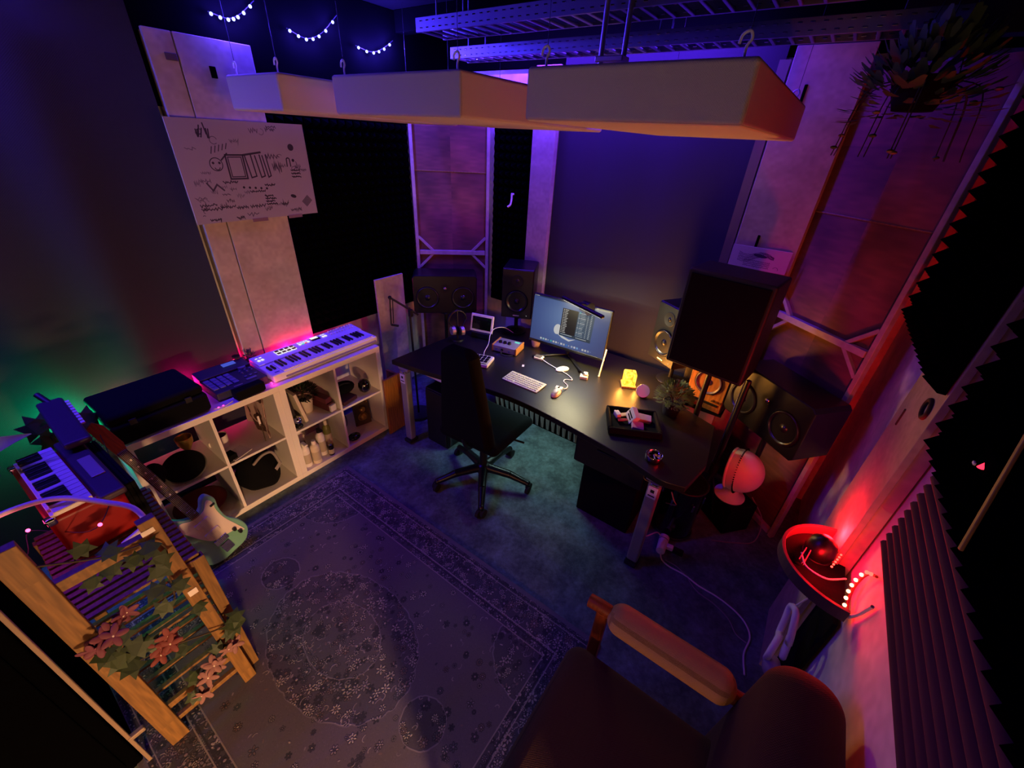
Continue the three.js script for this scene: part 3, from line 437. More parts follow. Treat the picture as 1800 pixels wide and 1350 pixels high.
// ================================================================ posters
const posterTex = canvas(1024, 720, (c, W, H) => {
  const r = rng(31), R = (a, b) => a + (b - a) * r(); c.fillStyle = '#938b94'; c.fillRect(0, 0, W, H); c.lineCap = 'round';
  const ink = (a) => { c.strokeStyle = c.fillStyle = `rgba(16,8,28,${Math.min(0.95, a * 1.35)})`; };
  const scr = (x, y, w, h, n, lw, a) => { ink(a); c.lineWidth = lw; c.beginPath(); c.moveTo(x, y); for (let i = 1; i <= n; i++) c.lineTo(x + w * i / n + R(-6, 6), y + (i % 2 ? h : 0) + R(-h * 0.4, h * 0.4)); c.stroke(); };
  // hand lettering in the middle
  ink(0.6); c.lineWidth = 12; c.strokeRect(335, 235, 130, 170); c.lineWidth = 7; c.strokeRect(350, 250, 100, 140);
  for (const [x, w] of [[480, 60], [560, 50], [620, 40]]) { c.lineWidth = 10; c.beginPath(); c.moveTo(x, 240); c.lineTo(x + 18, 400); c.lineTo(x + w, 390); c.lineTo(x + w - 12, 235); c.stroke(); }
  c.lineWidth = 14; c.beginPath(); c.moveTo(470, 235); c.lineTo(610, 215); c.stroke(); c.lineWidth = 10; c.beginPath(); c.moveTo(300, 270); c.lineTo(350, 225); c.stroke();
  c.lineWidth = 6; for (let i = 0; i < 5; i++) { c.beginPath(); c.moveTo(240 + i * 28, 225 - i * 8); c.lineTo(255 + i * 28, 180 - i * 6); c.stroke(); }
  c.beginPath(); c.arc(255, 300, 45, 0, 7); c.stroke(); for (const x of [235, 280]) { c.beginPath(); c.arc(x, 290, 9, 0, 7); c.fill(); } c.beginPath(); c.arc(258, 320, 18, 0.2, 2.9); c.stroke();
  for (let i = 0; i < 5; i++) { ink(0.75); c.beginPath(); c.arc(415 + i * 46, 470 + i * 4, 9, 0, 7); c.fill(); }
  scr(460, 500, 120, 8, 14, 7, 0.6); scr(590, 455, 90, 10, 10, 8, 0.6); scr(270, 420, 110, 12, 12, 7, 0.55); scr(150, 430, 110, 40, 3, 12, 0.5); scr(650, 230, 110, 30, 9, 6, 0.5); scr(690, 300, 70, 60, 10, 6, 0.5);
  for (let i = 0; i < 4; i++) scr(570, 540 + i * 22, 70 + 20 * (i % 2), 7, 9, 8, 0.7);
  for (let i = 0; i < 3; i++) scr(845, 350 + i * 25, 80, 6, 9, 8, 0.75); ink(0.8); c.lineWidth = 9; c.beginPath(); c.arc(835, 270, 14, 3.14, 6.28); c.lineTo(850, 320); c.moveTo(821, 272); c.lineTo(818, 320); c.stroke(); c.beginPath(); c.arc(880, 275, 12, 0, 7); c.fill();
  ink(0.6); c.beginPath(); c.arc(880, 175, 26, 0, 7); c.fill(); ink(0.75); c.beginPath(); c.ellipse(820, 560, 26, 14, 0.3, 0, 7); c.fill();
  c.save(); c.translate(890, 610); c.rotate(-0.7); ink(0.65); for (let i = 0; i < 8; i++) c.fillRect(0, i * 8, 80, 5); c.restore(); scr(770, 665, 100, 20, 24, 4, 0.6);
  ink(0.55); for (const [x, y, w] of [[60, 580, 120], [60, 610, 150], [200, 600, 110], [320, 615, 90], [100, 690, 80], [300, 690, 60], [430, 610, 120], [700, 610, 60]]) scr(x, y, w, 14, 12, 7, 0.55);
  for (let i = 0; i < 46; i++) { const x = R(20, W - 90), y = R(15, H - 40); if (x > 250 && x < 700 && y > 160 && y < 450) continue; const k = r(); if (k < 0.6) scr(x, y, R(30, 90), R(8, 26), 5 + Math.floor(r() * 8), R(2, 6), R(0.18, 0.5)); else { ink(R(0.2, 0.5)); c.lineWidth = R(2, 6); c.beginPath(); c.ellipse(x, y, R(8, 30), R(8, 26), R(0, 3), R(0, 3), R(4, 7)); c.stroke(); } }
  for (let i = 0; i < 7; i++) { ink(0.6); c.lineWidth = 9; c.beginPath(); const x = 180 + i * 14, y = 60; c.moveTo(x, y + R(-40, 10)); c.lineTo(x + R(-18, 18), y + R(20, 70)); c.stroke(); }
});
{ const g = thing('poster', 'white poster covered in marker scribbles and lettering on the left upright', 'poster', [1.105, 1.905, -0.388]);
  part(g, 'backing_board', box(0.71, 0.5, 0.006), M.paper); const f = new THREE.PlaneGeometry(0.71, 0.5); part(g, 'print', f, mat(0xffffff, 0.7, { map: posterTex, metres: false }), [0, 0, 0.0036]);
  for (const x of [-0.02, 0.2]) part(g, 'tape', rb(0.09, 0.02, 0.002, 0.0008), mat(0x6b4a6a, 0.4), [x, -0.255, 0.004]); }
const noteTex = canvas(512, 224, (c, W, H) => { c.fillStyle = '#c9bfc6'; c.fillRect(0, 0, W, H); c.strokeStyle = 'rgba(40,20,55,0.65)'; const r = rng(3); c.lineWidth = 5; for (let k = 0; k < 7; k++) { c.beginPath(); for (let i = 0; i < 40; i++) c.lineTo(70 + i * 8, 60 + 20 * Math.sin(i * 0.18) + k * 14 * (1 - i / 55) + r() * 6); c.stroke(); } c.fillStyle = 'rgba(40,20,60,0.8)'; c.beginPath(); c.ellipse(260, 80, 60, 16, 0.12, 0, 7); c.fill(); c.lineWidth = 4; for (let k = 0; k < 4; k++) { c.beginPath(); for (let i = 0; i < 30; i++) c.lineTo(130 + i * 8, 130 + k * 18 + (i % 2) * 10 + r() * 6); c.stroke(); } c.beginPath(); c.arc(420, 190, 22, 3.4, 6.6); c.stroke(); });
{ const g = thing('drawing', 'small white sketch sheet pinned low on the right upright', 'drawing', [2.685, 1.608, 2.14], -Math.PI / 2); part(g, 'sheet', box(0.31, 0.125, 0.004), M.paper); part(g, 'print', new THREE.PlaneGeometry(0.31, 0.125), mat(0xffffff, 0.8, { map: noteTex, metres: false }), [0, 0, 0.0026]); }
{ const g = thing('whiteboard', 'plain white board leaning behind the mic arm', 'board', [1.93, 0, -0.32]); part(g, 'sheet', rb(0.28, 0.92, 0.018, 0.003), M.pillar, [0, 0.68, 0]); part(g, 'support_batten', rb(0.04, 0.3, 0.018, 0.002), M.pine, [0, 0.15, -0.02]); part(g, 'support_foot', rb(0.28, 0.24, 0.018, 0.002), M.pillar, [0, 0.12, 0]); }

// ================================================================ desk
const DT = 0.72;
{
  const g = thing('desk', 'large black desk with a concave curved front edge', 'desk', [0, 0, 0]);
  const front = [[1.50, 0.17], [1.525, 0.36], [1.575, 0.62], [1.625, 0.85], [1.655, 1.05], [1.66, 1.25], [1.645, 1.45], [1.615, 1.7], [1.575, 1.97], [1.535, 2.16], [1.56, 2.27]];
  const fr = new THREE.CatmullRomCurve3(front.map((p) => V(p[0], p[1], 0))).getPoints(50).map((p) => [p.x, p.y]);
  const poly = [...fr, [1.8, 2.31], [2.2, 2.26], [2.29, 2.04], [2.7, 1.98], [2.7, 0.62], [2.45, 0.3], [2.2, 0.21], [1.9, 0.185]];
  const top = ext(shapeOf(poly), 0.03, 0.004); top.rotateX(Math.PI / 2);
  part(g, 'tabletop', top, M.desk, [0, DT - 0.004, 0]);
  for (const [x, z, l] of [[1.53, 0.27, 1], [1.58, 2.13, 1]]) {
    part(g, 'leg', rb(0.055, 0.62, 0.065, 0.012, 3), M.alu, [x, 0.35, z]); part(g, 'foot', rb(0.09, 0.03, 0.07, 0.008), M.rubber, [x, 0.025, z]);
    part(g, 'leg_bracket', rb(0.08, 0.022, 0.1, 0.004), M.alu, [x + 0.02, 0.673, z]); const q = part(g, 'leg_plate', rb(0.004, 0.075, 0.05, 0.001), M.white, [x - 0.029, 0.6, z]);
    part(q, 'printed_mark', rb(0.002, 0.008, 0.035, 0.0005), M.black, [-0.002, -0.02, 0]); part(q, 'printed_mark', rb(0.002, 0.02, 0.02, 0.0005), M.black, [-0.002, 0.012, 0]);
    part(g, 'collar_ring', new THREE.TorusGeometry(0.034, 0.006, 8, 24), M.chrome, [x, 0.655, z], [Math.PI / 2, 0, 0]);
  }
  for (const [x, z] of [[2.55, 0.6], [2.55, 1.95]]) part(g, 'leg', rb(0.055, 0.66, 0.065, 0.012, 3), M.alu, [x, 0.33, z]);
  part(g, 'frame_beam', rb(0.04, 0.03, 0.5, 0.004), M.white, [1.6, 0.666, 0.56]); part(g, 'frame_beam', rb(0.04, 0.03, 1.4, 0.004), M.black, [2.45, 0.666, 1.28]);
  part(g, 'cross_beam', rb(0.95, 0.03, 0.04, 0.004), M.black, [2.06, 0.666, 0.5]);
  part(g, 'cross_beam', rb(0.9, 0.03, 0.04, 0.004), M.black, [2.06, 0.666, 1.98]);
}
{ const g = thing('foam_panel', 'grey ridged foam panel standing under the desk', 'foam panel', [2.38, 0, 1.13], -Math.PI / 2); part(g, 'backing', box(1.3, 0.62, 0.02), M.foam, [0, 0.311, 0.01]); const rg = new THREE.CylinderGeometry(0.006, 0.018, 0.055, 4, 1).rotateY(Math.PI / 4).rotateX(Math.PI / 2).scale(1, 24, 1); for (let k = 0; k < 24; k++) part(g, 'ridge', rg, M.foamgrey, [-0.62 + k * 0.0539, 0.311, 0.047]); }
{ const g = thing('computer_case', 'black computer tower standing under the left desk end', 'computer', [1.86, 0, 0.47]);
  part(g, 'case', rb(0.46, 0.5, 0.22, 0.01), M.satin, [0, 0.26, 0]); part(g, 'front_panel', rb(0.012, 0.48, 0.2, 0.005), M.black, [-0.234, 0.26, 0]); part(g, 'side_edge', rb(0.02, 0.46, 0.008, 0.003), mat(0x2a2c30, 0.3), [-0.2, 0.26, 0.112]); for (const s of [-1, 1]) part(g, 'foot', rb(0.04, 0.012, 0.18, 0.003), M.rubber, [s * 0.18, 0.006, 0]); }
{ const g = thing('drawer_unit', 'black under desk drawer below the curved edge', 'drawer', [1.98, 0, 1.82]);
  part(g, 'carcass', ext(shapeOf([[-0.3, 0.46], [0.28, 0.46], [0.28, 0.672], [-0.3, 0.672]]), 0.44, 0.006), M.satin, [0, 0, -0.2]); part(g, 'drawer_front', rb(0.014, 0.19, 0.42, 0.004), M.black, [-0.31, 0.565, 0.02]); part(g, 'handle', rb(0.012, 0.012, 0.16, 0.004), M.satin, [-0.323, 0.62, 0.02]); part(g, 'pedestal', rb(0.5, 0.46, 0.36, 0.008), M.matte, [0.02, 0.23, 0.02]); }
{ const g = thing('wood_offcut', 'upright orange brown wood board between shelf and desk leg', 'board', [1.56, 0, 0.06], 0.04); part(g, 'board', rb(0.16, 0.51, 0.02, 0.002), mat(0xc9a566, 0.5, { map: rep(pineTex, 2.6) }), [0, 0.255, 0]); part(g, 'side_board', rb(0.02, 0.5, 0.12, 0.002), mat(0x9a7448, 0.6, { map: rep(pineTex, 2.6) }), [0.07, 0.25, -0.07]); }
// cool strip under the desk that lights the floor
{ const g = thing('led_strip', 'cool white led strip under the desk', 'led strip', [0, 0, 0]);
  part(g, 'channel', rb(0.02, 0.012, 0.7, 0.003), M.alu, [2.02, 0.674, 1.12]); part(g, 'diffuser', rb(0.014, 0.005, 0.68, 0.002), glow([0.55, 0.95, 1], 2), [2.02, 0.666, 1.12]);
  rectLight('under_desk_light', [0.6, 1, 0.95], 80, 0.62, 0.02, [2.02, 0.66, 1.12], [2.0, 0, 1.12]).rotateZ(0); }

// ================================================================ office chair
{
  const g = thing('office_chair', 'black fabric office chair with a high back and star base', 'chair', [1.555, 0, 1.0], rad(4));
  for (let k = 0; k < 5; k++) {
    const a = rad(3 + 72 * k), c = Math.cos(a), s = Math.sin(a);
    const arm = part(g, 'base_arm', merge([rod([0.02 * c, 0.13, 0.02 * s], [0.2 * c, 0.115, 0.2 * s], 0.033, 12, 0.027), rod([0.2 * c, 0.115, 0.2 * s], [0.33 * c, 0.075, 0.33 * s], 0.027, 12, 0.02), at(sph(0.022, 12, 8), 0.33 * c, 0.075, 0.33 * s)]), M.satin);
    const t = [-s, c]; part(arm, 'caster', merge([0.016, -0.016].map((o) => at(cyl(0.03, 0.03, 0.02, 20), 0.34 * c + t[0] * o, 0.03, 0.34 * s + t[1] * o, Math.PI / 2, 0, 0).clone()).concat([at(rb(0.03, 0.03, 0.03, 0.008), 0.335 * c, 0.05, 0.335 * s)])), M.rubber);
  }
  part(g, 'hub', lathe([[0, 0.09], [0.045, 0.09], [0.05, 0.12], [0.04, 0.16], [0, 0.165]]), M.satin); part(g, 'gas_lift', merge([at(cyl(0.027, 0.027, 0.18), 0, 0.24, 0), at(cyl(0.016, 0.016, 0.12), 0, 0.37, 0)]), M.black);
  part(g, 'mechanism', rb(0.2, 0.05, 0.14, 0.012), M.black, [0, 0.415, 0]); part(g, 'lever', rod([0.06, 0.41, 0.06], [0.1, 0.4, 0.26], 0.007), M.satin);
  const seat = new RoundedBoxGeometry(0.47, 0.085, 0.47, 6, 0.04); { const p = seat.attributes.position; for (let i = 0; i < p.count; i++) { const x = p.getX(i), z = p.getZ(i); p.setY(i, p.getY(i) - 0.5 * Math.max(0, x - 0.12) ** 2 * 3 + 0.25 * z * z); p.setZ(i, z * (1 + 0.12 * x)); } seat.computeVertexNormals(); }
  part(g, 'seat', seat, M.chair, [0.03, 0.475, 0]);
  const bk = new RoundedBoxGeometry(0.085, 0.68, 0.47, 8, 0.042); { const p = bk.attributes.position; for (let i = 0; i < p.count; i++) { const y = p.getY(i), z = p.getZ(i), t = (y + 0.33) / 0.66; const w = 0.96 * (t < 0.4 ? 0.86 + 0.35 * t : Math.sqrt(Math.max(0.05, 1 - Math.pow((t - 0.4) / 0.63, 2.1)))); p.setZ(i, z * w); p.setX(i, p.getX(i) + 1.1 * z * z * 0.9 - 0.1 * t + 0.12 * (t - 0.35) ** 2); } bk.computeVertexNormals(); }
  part(g, 'backrest', bk, M.chair, [-0.235, 0.83, 0]);
  part(g, 'back_post', tube([[-0.06, 0.41, 0], [-0.16, 0.415, 0], [-0.205, 0.47, 0], [-0.225, 0.62, 0]], 0.016, 24, 8), M.black);
}

// ================================================================ loudspeakers
function driver(parent, name, r, x, y, z, m = M.cone) {       // a speaker cone in its ring
  const d = part(parent, name, lathe([[0, 0.004], [r * 0.26, -0.002], [r * 0.3, -r * 0.28], [r * 0.84, -0.004], [r * 0.88, 0.006], [r * 0.96, 0.006], [r, 0.001]]).rotateX(Math.PI / 2), m, [x, y, z + 0.004]);
  part(d, 'ring', new THREE.TorusGeometry(r, r * 0.04, 8, 36), M.matte); part(d, 'dust_cap', at(sph(r * 0.28, 20, 10).scale(1, 1, 0.45), 0, 0, -r * 0.2), M.cone); return d;
}
function studioMonitor(label, pos, ry, standY) {
  const g = thing('studio_monitor', label, 'speaker', pos, ry, 'studio monitors'), W = 0.25, H = 0.4, D = 0.31;
  const b = M.satin; part(g, 'cabinet', rb(W, H, D, 0.008), b, [0, H / 2, -D / 2]); part(g, 'baffle', rb(W - 0.01, H - 0.01, 0.008, 0.004), mat(0x131314, 0.4), [0, H / 2, 0.002]);
  driver(g, 'woofer', 0.088, 0, 0.145, 0.008); const t = part(g, 'tweeter', lathe([[0, 0.01], [0.012, 0.006], [0.016, 0], [0.045, 0.008], [0.048, 0.004]]).rotateX(Math.PI / 2), M.black, [0, 0.31, 0.004]);
  part(t, 'dome', at(sph(0.014, 14, 8).scale(1, 1, 0.6), 0, 0, 0.002), M.cone); part(g, 'badge', rb(0.05, 0.009, 0.003, 0.001), mat(0xcfcac4, 0.4), [0, 0.025, 0.007]); part(g, 'power_light', rb(0.004, 0.004, 0.003, 0.001), glow([1, 1, 1], 0.6), [0.085, 0.03, 0.007]);
  return g;
}
function poleStand(name, label, pos, h, baseR, top, group) {
  const g = thing(name, label, 'stand', pos, 0, group); part(g, 'base', lathe([[0, 0], [baseR, 0], [baseR, 0.012], [0.02, 0.03], [0, 0.03]]), M.black); part(g, 'pole', rod([0, 0.02, 0], [0, h - 0.01, 0], 0.016), M.satin); part(g, 'top_plate', rb(top, 0.014, top, 0.004), M.black, [0, h - 0.007, 0]); return g;
}
studioMonitor('black two way studio monitor left of the computer screen', [2.44, 0.885, 0.6], rad(-64)); poleStand('speaker_stand', 'short black pole stand under the studio monitor left of the screen', [2.55, DT, 0.53], 0.165, 0.09, 0.16, 'desk speaker stands');
studioMonitor('black two way studio monitor beside the amber salt lamp', [2.47, 0.885, 1.79], rad(-122)); poleStand('speaker_stand', 'short black pole stand under the studio monitor by the salt lamp', [2.58, DT, 1.86], 0.165, 0.09, 0.16, 'desk speaker stands');
function wideSpeaker(label, pos, ry) {
  const g = thing('horizontal_speaker', label, 'speaker', pos, ry, 'sideways two woofer speakers'), W = 0.54, H = 0.33, D = 0.22;
  part(g, 'cabinet', ext(shapeOf([[-W / 2, 0.02], [-W / 2 + 0.02, 0], [W / 2 - 0.02, 0], [W / 2, 0.02], [W / 2, H - 0.02], [W / 2 - 0.02, H], [-W / 2 + 0.02, H], [-W / 2, H - 0.02]]), D, 0.006), M.satin, [0, 0, -D]);
  for (const s of [-1, 1]) driver(g, 'woofer', 0.095, s * 0.15, 0.14, 0.004); const t = part(g, 'tweeter', cyl(0.04, 0.04, 0.008, 28).rotateX(Math.PI / 2), M.black, [0, 0.22, 0.002]); part(t, 'dome', at(sph(0.014, 14, 8).scale(1, 1, 0.6), 0, 0, 0.004), M.chrome); part(g, 'badge', rb(0.01, 0.014, 0.003, 0.001), M.white, [0.24, 0.03, 0.002]);
}
wideSpeaker('black sideways speaker with two woofers behind the white tablet', [2.29, 0.8, -0.045], rad(-46.5)); poleStand('floor_stand', 'black floor stand under the sideways speaker behind the tablet', [2.38, 0, -0.135], 0.8, 0.14, 0.2, 'floor speaker stands');
wideSpeaker('black sideways speaker before the corner board by the fan', [2.235, 0.755, 2.46], rad(-130)); poleStand('floor_stand', 'black floor stand under the sideways speaker by the fan', [2.35, 0, 2.53], 0.755, 0.07, 0.2, 'floor speaker stands');
{ // big loudspeaker on a pole
  const g = thing('pa_speaker', 'big black box loudspeaker on a pole by the right upright', 'speaker', [2.13, 1.06, 2.1], rad(-97)), W = 0.43, H = 0.55, D = 0.27;
  part(g, 'cabinet', rb(W, H, D, 0.012), mat(0x0d0d0f, 0.6), [0, H / 2, -D / 2]); part(g, 'grille', rb(W - 0.04, H - 0.04, 0.012, 0.004), M.matte, [0, H / 2, 0.004]); part(g, 'side_handle', rb(0.006, 0.05, 0.14, 0.003), M.rubber, [-W / 2 - 0.001, H * 0.6, -D / 2]); part(g, 'pole_socket', cyl(0.03, 0.03, 0.012), M.black, [0.02, -0.004, -0.168]);
}
{ const g = thing('pa_stand', 'black pole with a heavy foot carrying the big box loudspeaker', 'stand', [2.3, 0, 2.13]); part(g, 'foot', cyl(0.075, 0.08, 0.03, 32), M.black, [0, 0.015, 0]); part(g, 'pole', rod([0, 0.03, 0], [0, 1.055, 0], 0.017), M.satin); }
{ const g = thing('tripod_stand', 'black tripod stand with chrome pole before the white fan', 'stand', [2.22, 0, 2.34], 0.9);
  part(g, 'pole', rod([0, 0.1, 0], [0, 1.06, 0], 0.015), M.satin); part(g, 'inner_pole', rod([0.024, 0.45, 0], [0.024, 1.05, 0], 0.006), M.chrome); part(g, 'collar', cyl(0.026, 0.026, 0.08), M.black, [0, 0.42, 0]); for (const y of [0.4, 0.45]) part(g, 'clamp_knob', sph(0.018, 12, 8), M.rubber, [-0.02, y, 0.03]);
  for (let k = 0; k < 3; k++) { const a = k * 2.094 + 0.4; const l = part(g, 'leg', rod([0, 0.38, 0], [0.11 * Math.cos(a), 0.02, 0.11 * Math.sin(a)], 0.01), M.satin); part(l, 'rubber_foot', sph(0.016, 10, 8), M.rubber, [0.11 * Math.cos(a), 0.016, 0.11 * Math.sin(a)]); } }
{ const g = thing('wooden_speaker', 'brown wooden fronted speaker with a chrome ringed cone', 'speaker', [2.5, 0.64, 2.12], rad(-98));
  part(g, 'cabinet', rb(0.25, 0.34, 0.16, 0.006), M.black, [0, 0.17, -0.1]); part(g, 'baffle', rb(0.24, 0.33, 0.014, 0.004), mat(0xb89a70, 0.45, { map: rep(pineTex, 2.3) }), [0, 0.17, -0.006]); driver(g, 'woofer', 0.085, 0.0, 0.2, 0.002, mat(0x55535e, 0.3)); part(g, 'shelf_slot', rb(0.2, 0.018, 0.006, 0.002), M.black, [0, 0.055, 0.002]); for (const x of [0.06, 0.085, 0.11]) part(g, 'knob', cyl(0.008, 0.008, 0.014, 14).rotateX(Math.PI / 2), M.gold, [x, 0.085, 0.006]); }
{ const g = thing('side_cabinet', 'pale grey narrow cabinet under the wooden speaker beside the desk', 'cabinet', [2.52, 0, 2.28 - 0.09]); g.position.set(2.5, 0, 2.12); part(g, 'carcass', rb(0.1, 0.62, 0.2, 0.004), mat(0xb9b2b4, 0.5), [0.06, 0.32, 0.0]); part(g, 'top', rb(0.22, 0.02, 0.28, 0.003), M.matte, [0.1, 0.63, 0]); }

// ================================================================ on the desk
const screenTex = canvas(1280, 736, (c, W, H) => {
  const gr = c.createRadialGradient(W * 0.45, H * 0.35, 60, W * 0.45, H * 0.4, W * 0.75); gr.addColorStop(0, '#7f9fd6'); gr.addColorStop(0.45, '#5a72b4'); gr.addColorStop(1, '#3a4a86'); c.fillStyle = gr; c.fillRect(0, 0, W, H);
  const r = rng(17);
  // pale figure behind the windows
  c.fillStyle = '#ffffff'; c.beginPath(); c.ellipse(470, 470, 60, 85, 0.2, 0, 7); c.fill(); c.beginPath(); c.moveTo(440, 520); c.lineTo(690, 590); c.lineTo(800, 560); c.lineTo(690, 620); c.lineTo(560, 590); c.closePath(); c.fill();
  // two list windows
  c.save(); c.transform(1, 0.0, -0.02, 1, 0, 0); c.fillStyle = '#161320'; c.fillRect(520, 110, 260, 400); c.fillStyle = 'rgba(70,95,120,0.9)'; c.fillRect(780, 110, 270, 400); c.fillStyle = '#31485e'; c.fillRect(520, 510, 530, 46);
  c.fillStyle = '#f4f2ee'; for (let i = 0; i < 15; i++) { const y = 122 + i * 26; c.fillRect(536, y, 14, 14); c.fillRect(560, y + 2, 40 + 30 * r(), 10); }
  for (let i = 0; i < 15; i++) { const y = 122 + i * 26; c.fillStyle = i % 3 ? '#9fb4c2' : '#eef4f8'; c.fillRect(794, y, 18, 14); c.fillRect(824, y + 2, 60 + 40 * r(), 10); c.fillStyle = '#dfe9ee'; c.fillRect(940, y + 2, 14, 10); c.fillRect(990, y + 2, 24, 10); } c.fillStyle = '#5fd0d8'; c.fillRect(800, 112, 22, 22); c.fillStyle = '#e8eef4'; c.fillRect(540, 522, 200, 8); c.fillRect(800, 526, 180, 8); c.restore();
  // menu bar and dock
  c.fillStyle = 'rgba(15,20,40,0.55)'; c.fillRect(0, 0, W, 20); c.fillStyle = '#f4f4f4'; c.fillRect(14, 5, 14, 10); c.fillRect(40, 6, 50, 8); for (let i = 0; i < 14; i++) c.fillRect(980 + i * 20, 6, 12, 9);
  const dk = ['#eaf4f6', '#bfe9ee', '#e8e8e8', '#d8f0ea', '#5fd2c8', '#f0efe8', '#f3f3f3', '#e4d9c8', '#ffffff', '#d5d8e0', '#4b8fe8', '#e2e2ea', '#cdd6ea', '#f5f5ff', '#8fc6ff', '#5a80e0', '#e8e8e8', '#f0f0f0', '#b8c4d8', '#7f96d0']; dk.forEach((k, i) => { c.fillStyle = k; const s = i % 4 === 3 ? 16 : 30; c.fillRect(190 + i * 46, 676 + (30 - s) / 2, s, s); });
});
{
  const g = thing('computer_monitor', 'large flat computer screen showing a blue desktop', 'monitor', [2.37, DT, 1.115], rad(-86));
  part(g, 'housing', rb(0.62, 0.372, 0.03, 0.006), M.black, [0, 0.262, -0.018], [-0.08, 0, 0]);
  const s = new THREE.PlaneGeometry(0.604, 0.346); part(g, 'screen', s, new THREE.MeshStandardMaterial({ color: 0x050505, roughness: 0.35, emissive: 0xffffff, emissiveMap: screenTex, emissiveIntensity: 0.48 }), [0, 0.269, -0.0012], [-0.08, 0, 0]);
  part(g, 'chin', rb(0.616, 0.018, 0.006, 0.002), M.satin, [0, 0.086, 0.013]); part(g, 'neck', bar([0, 0.02, -0.07], [0, 0.26, -0.05], 0.06, 0.02), M.satin);
  for (const x of [-0.2, 0.2]) part(g, 'foot', bar([0, 0.012, -0.07], [x, 0.01, 0.13], 0.024, 0.014, 0.004), M.satin);
  const l = new THREE.RectAreaLight(new THREE.Color().setRGB(0.35, 0.5, 1), 0.9, 0.6, 0.34); l.name = 'screen_light'; l.position.set(0, 0.27, 0.02); l.rotation.set(0.08, Math.PI, 0); g.add(l);
}
{ const g = thing('monitor_light_bar', 'black light bar clamped over the top of the computer screen', 'lamp', [2.27, 1.2, 1.235], rad(-112));
  part(g, 'bar', rb(0.42, 0.022, 0.03, 0.009, 3), M.black, [0.02, 0.0, 0]); part(g, 'diffuser', rb(0.38, 0.004, 0.012, 0.001), glow([1, 0.92, 0.72], 2.5), [0.02, -0.0112, 0.0]); part(g, 'clamp_pod', at(cyl(0.04, 0.045, 0.07, 24), 0, 0, 0, 0, 0, Math.PI / 2), M.satin, [-0.02, -0.035, -0.085]); part(g, 'arm', bar([-0.02, 0.005, -0.0], [-0.02, -0.01, -0.08], 0.04, 0.016), M.black);
  const l = new THREE.RectAreaLight(new THREE.Color().setRGB(1, 0.88, 0.5), 720, 0.38, 0.012); l.name = 'light_bar_light'; l.position.set(0.02, -0.016, 0.004); l.rotation.set(-Math.PI / 2 + 0.35, 0, 0); g.add(l); }
{ const g = thing('computer_keyboard', 'thin white computer keyboard on the desk', 'keyboard', [1.868, DT, 1.09], rad(-90)), W = 0.285, D = 0.125;
  part(g, 'plate', rb(W, 0.008, D, 0.003), M.keywhite, [0, 0.008, 0], [0.06, 0, 0]); const kg = rb(0.0165, 0.004, 0.0165, 0.002, 1), km = mat(0xd8d2c2, 0.4); for (let j = 0; j < 5; j++) for (let i = 0; i < 14; i++) { if (j === 4 && i > 3 && i < 9) continue; part(g, 'key', kg, km, [-W / 2 + 0.0195 + i * 0.0189, 0.0142 - (j - 2) * 0.0014, -0.043 + j * 0.0215], [0.06, 0, 0]); } part(g, 'space_bar', rb(0.091, 0.004, 0.0165, 0.002, 1), km, [-0.0005, 0.0114, 0.043], [0.06, 0, 0]); }
{ const g = thing('computer_mouse', 'smooth white mouse lying under the screen', 'mouse', [2.2, DT, 1.2], rad(-120)); const b = sph(0.04, 24, 14).scale(0.75, 0.5, 1.35); const p = b.attributes.position; for (let i = 0; i < p.count; i++) if (p.getY(i) < -0.002) p.setY(i, -0.002); b.computeVertexNormals(); part(g, 'shell', b, M.keywhite, [0, 0.004, 0]); part(g, 'sensor_dot', cyl(0.003, 0.003, 0.002, 10), M.alu, [0, 0.0225, 0.012]); }
{ const g = thing('gaming_mouse', 'white honeycomb mouse with a cable by the keyboard', 'mouse', [1.885, DT, 1.335], rad(-82)); const b = sph(0.034, 24, 14).scale(0.95, 0.95, 1.7); const p = b.attributes.position; for (let i = 0; i < p.count; i++) { if (p.getY(i) < -0.002) p.setY(i, -0.002); p.setX(i, p.getX(i) * (0.85 + 3 * Math.abs(p.getZ(i)) ** 1.3)); } b.computeVertexNormals(); part(g, 'shell', b, M.keywhite, [0, 0.004, 0]);
  const holes = []; for (let j = 0; j < 5; j++) for (let i = 0; i < 4; i++) holes.push(at(cyl(0.0032, 0.0032, 0.002, 6), -0.0125 + i * 0.0083 + (j % 2) * 0.004, 0.033 - Math.abs(j - 1.5) * 0.0012 - Math.abs(i - 1.5) * 0.001, 0.004 + j * 0.0078)); part(g, 'honeycomb', merge(holes), mat(0x9a8f86, 0.7)).userData.kind = 'stuff'; part(g, 'scroll_wheel', at(cyl(0.008, 0.008, 0.006, 16), 0, 0, 0, 0, 0, Math.PI / 2), M.rubber, [0, 0.03, -0.035]); for (const s of [-1, 1]) part(g, 'button', rb(0.022, 0.006, 0.03, 0.003), M.keywhite, [s * 0.014, 0.026, -0.045], [0.2, 0, 0]); }
solo('mouse_cable', tube([[1.945, DT + 0.02, 1.34], [1.975, DT + 0.008, 1.355], [2.02, DT + 0.005, 1.345], [2.055, DT + 0.005, 1.295], [2.085, DT + 0.005, 1.29], [2.11, DT + 0.005, 1.33], [2.15, DT + 0.005, 1.28], [2.19, DT + 0.006, 1.13], [2.21, DT + 0.01, 1.05], [2.225, DT + 0.014, 1.005]], 0.0032, 60, 6), M.cable, 'white cable wriggling from the honeycomb mouse to a hub', 'cable');
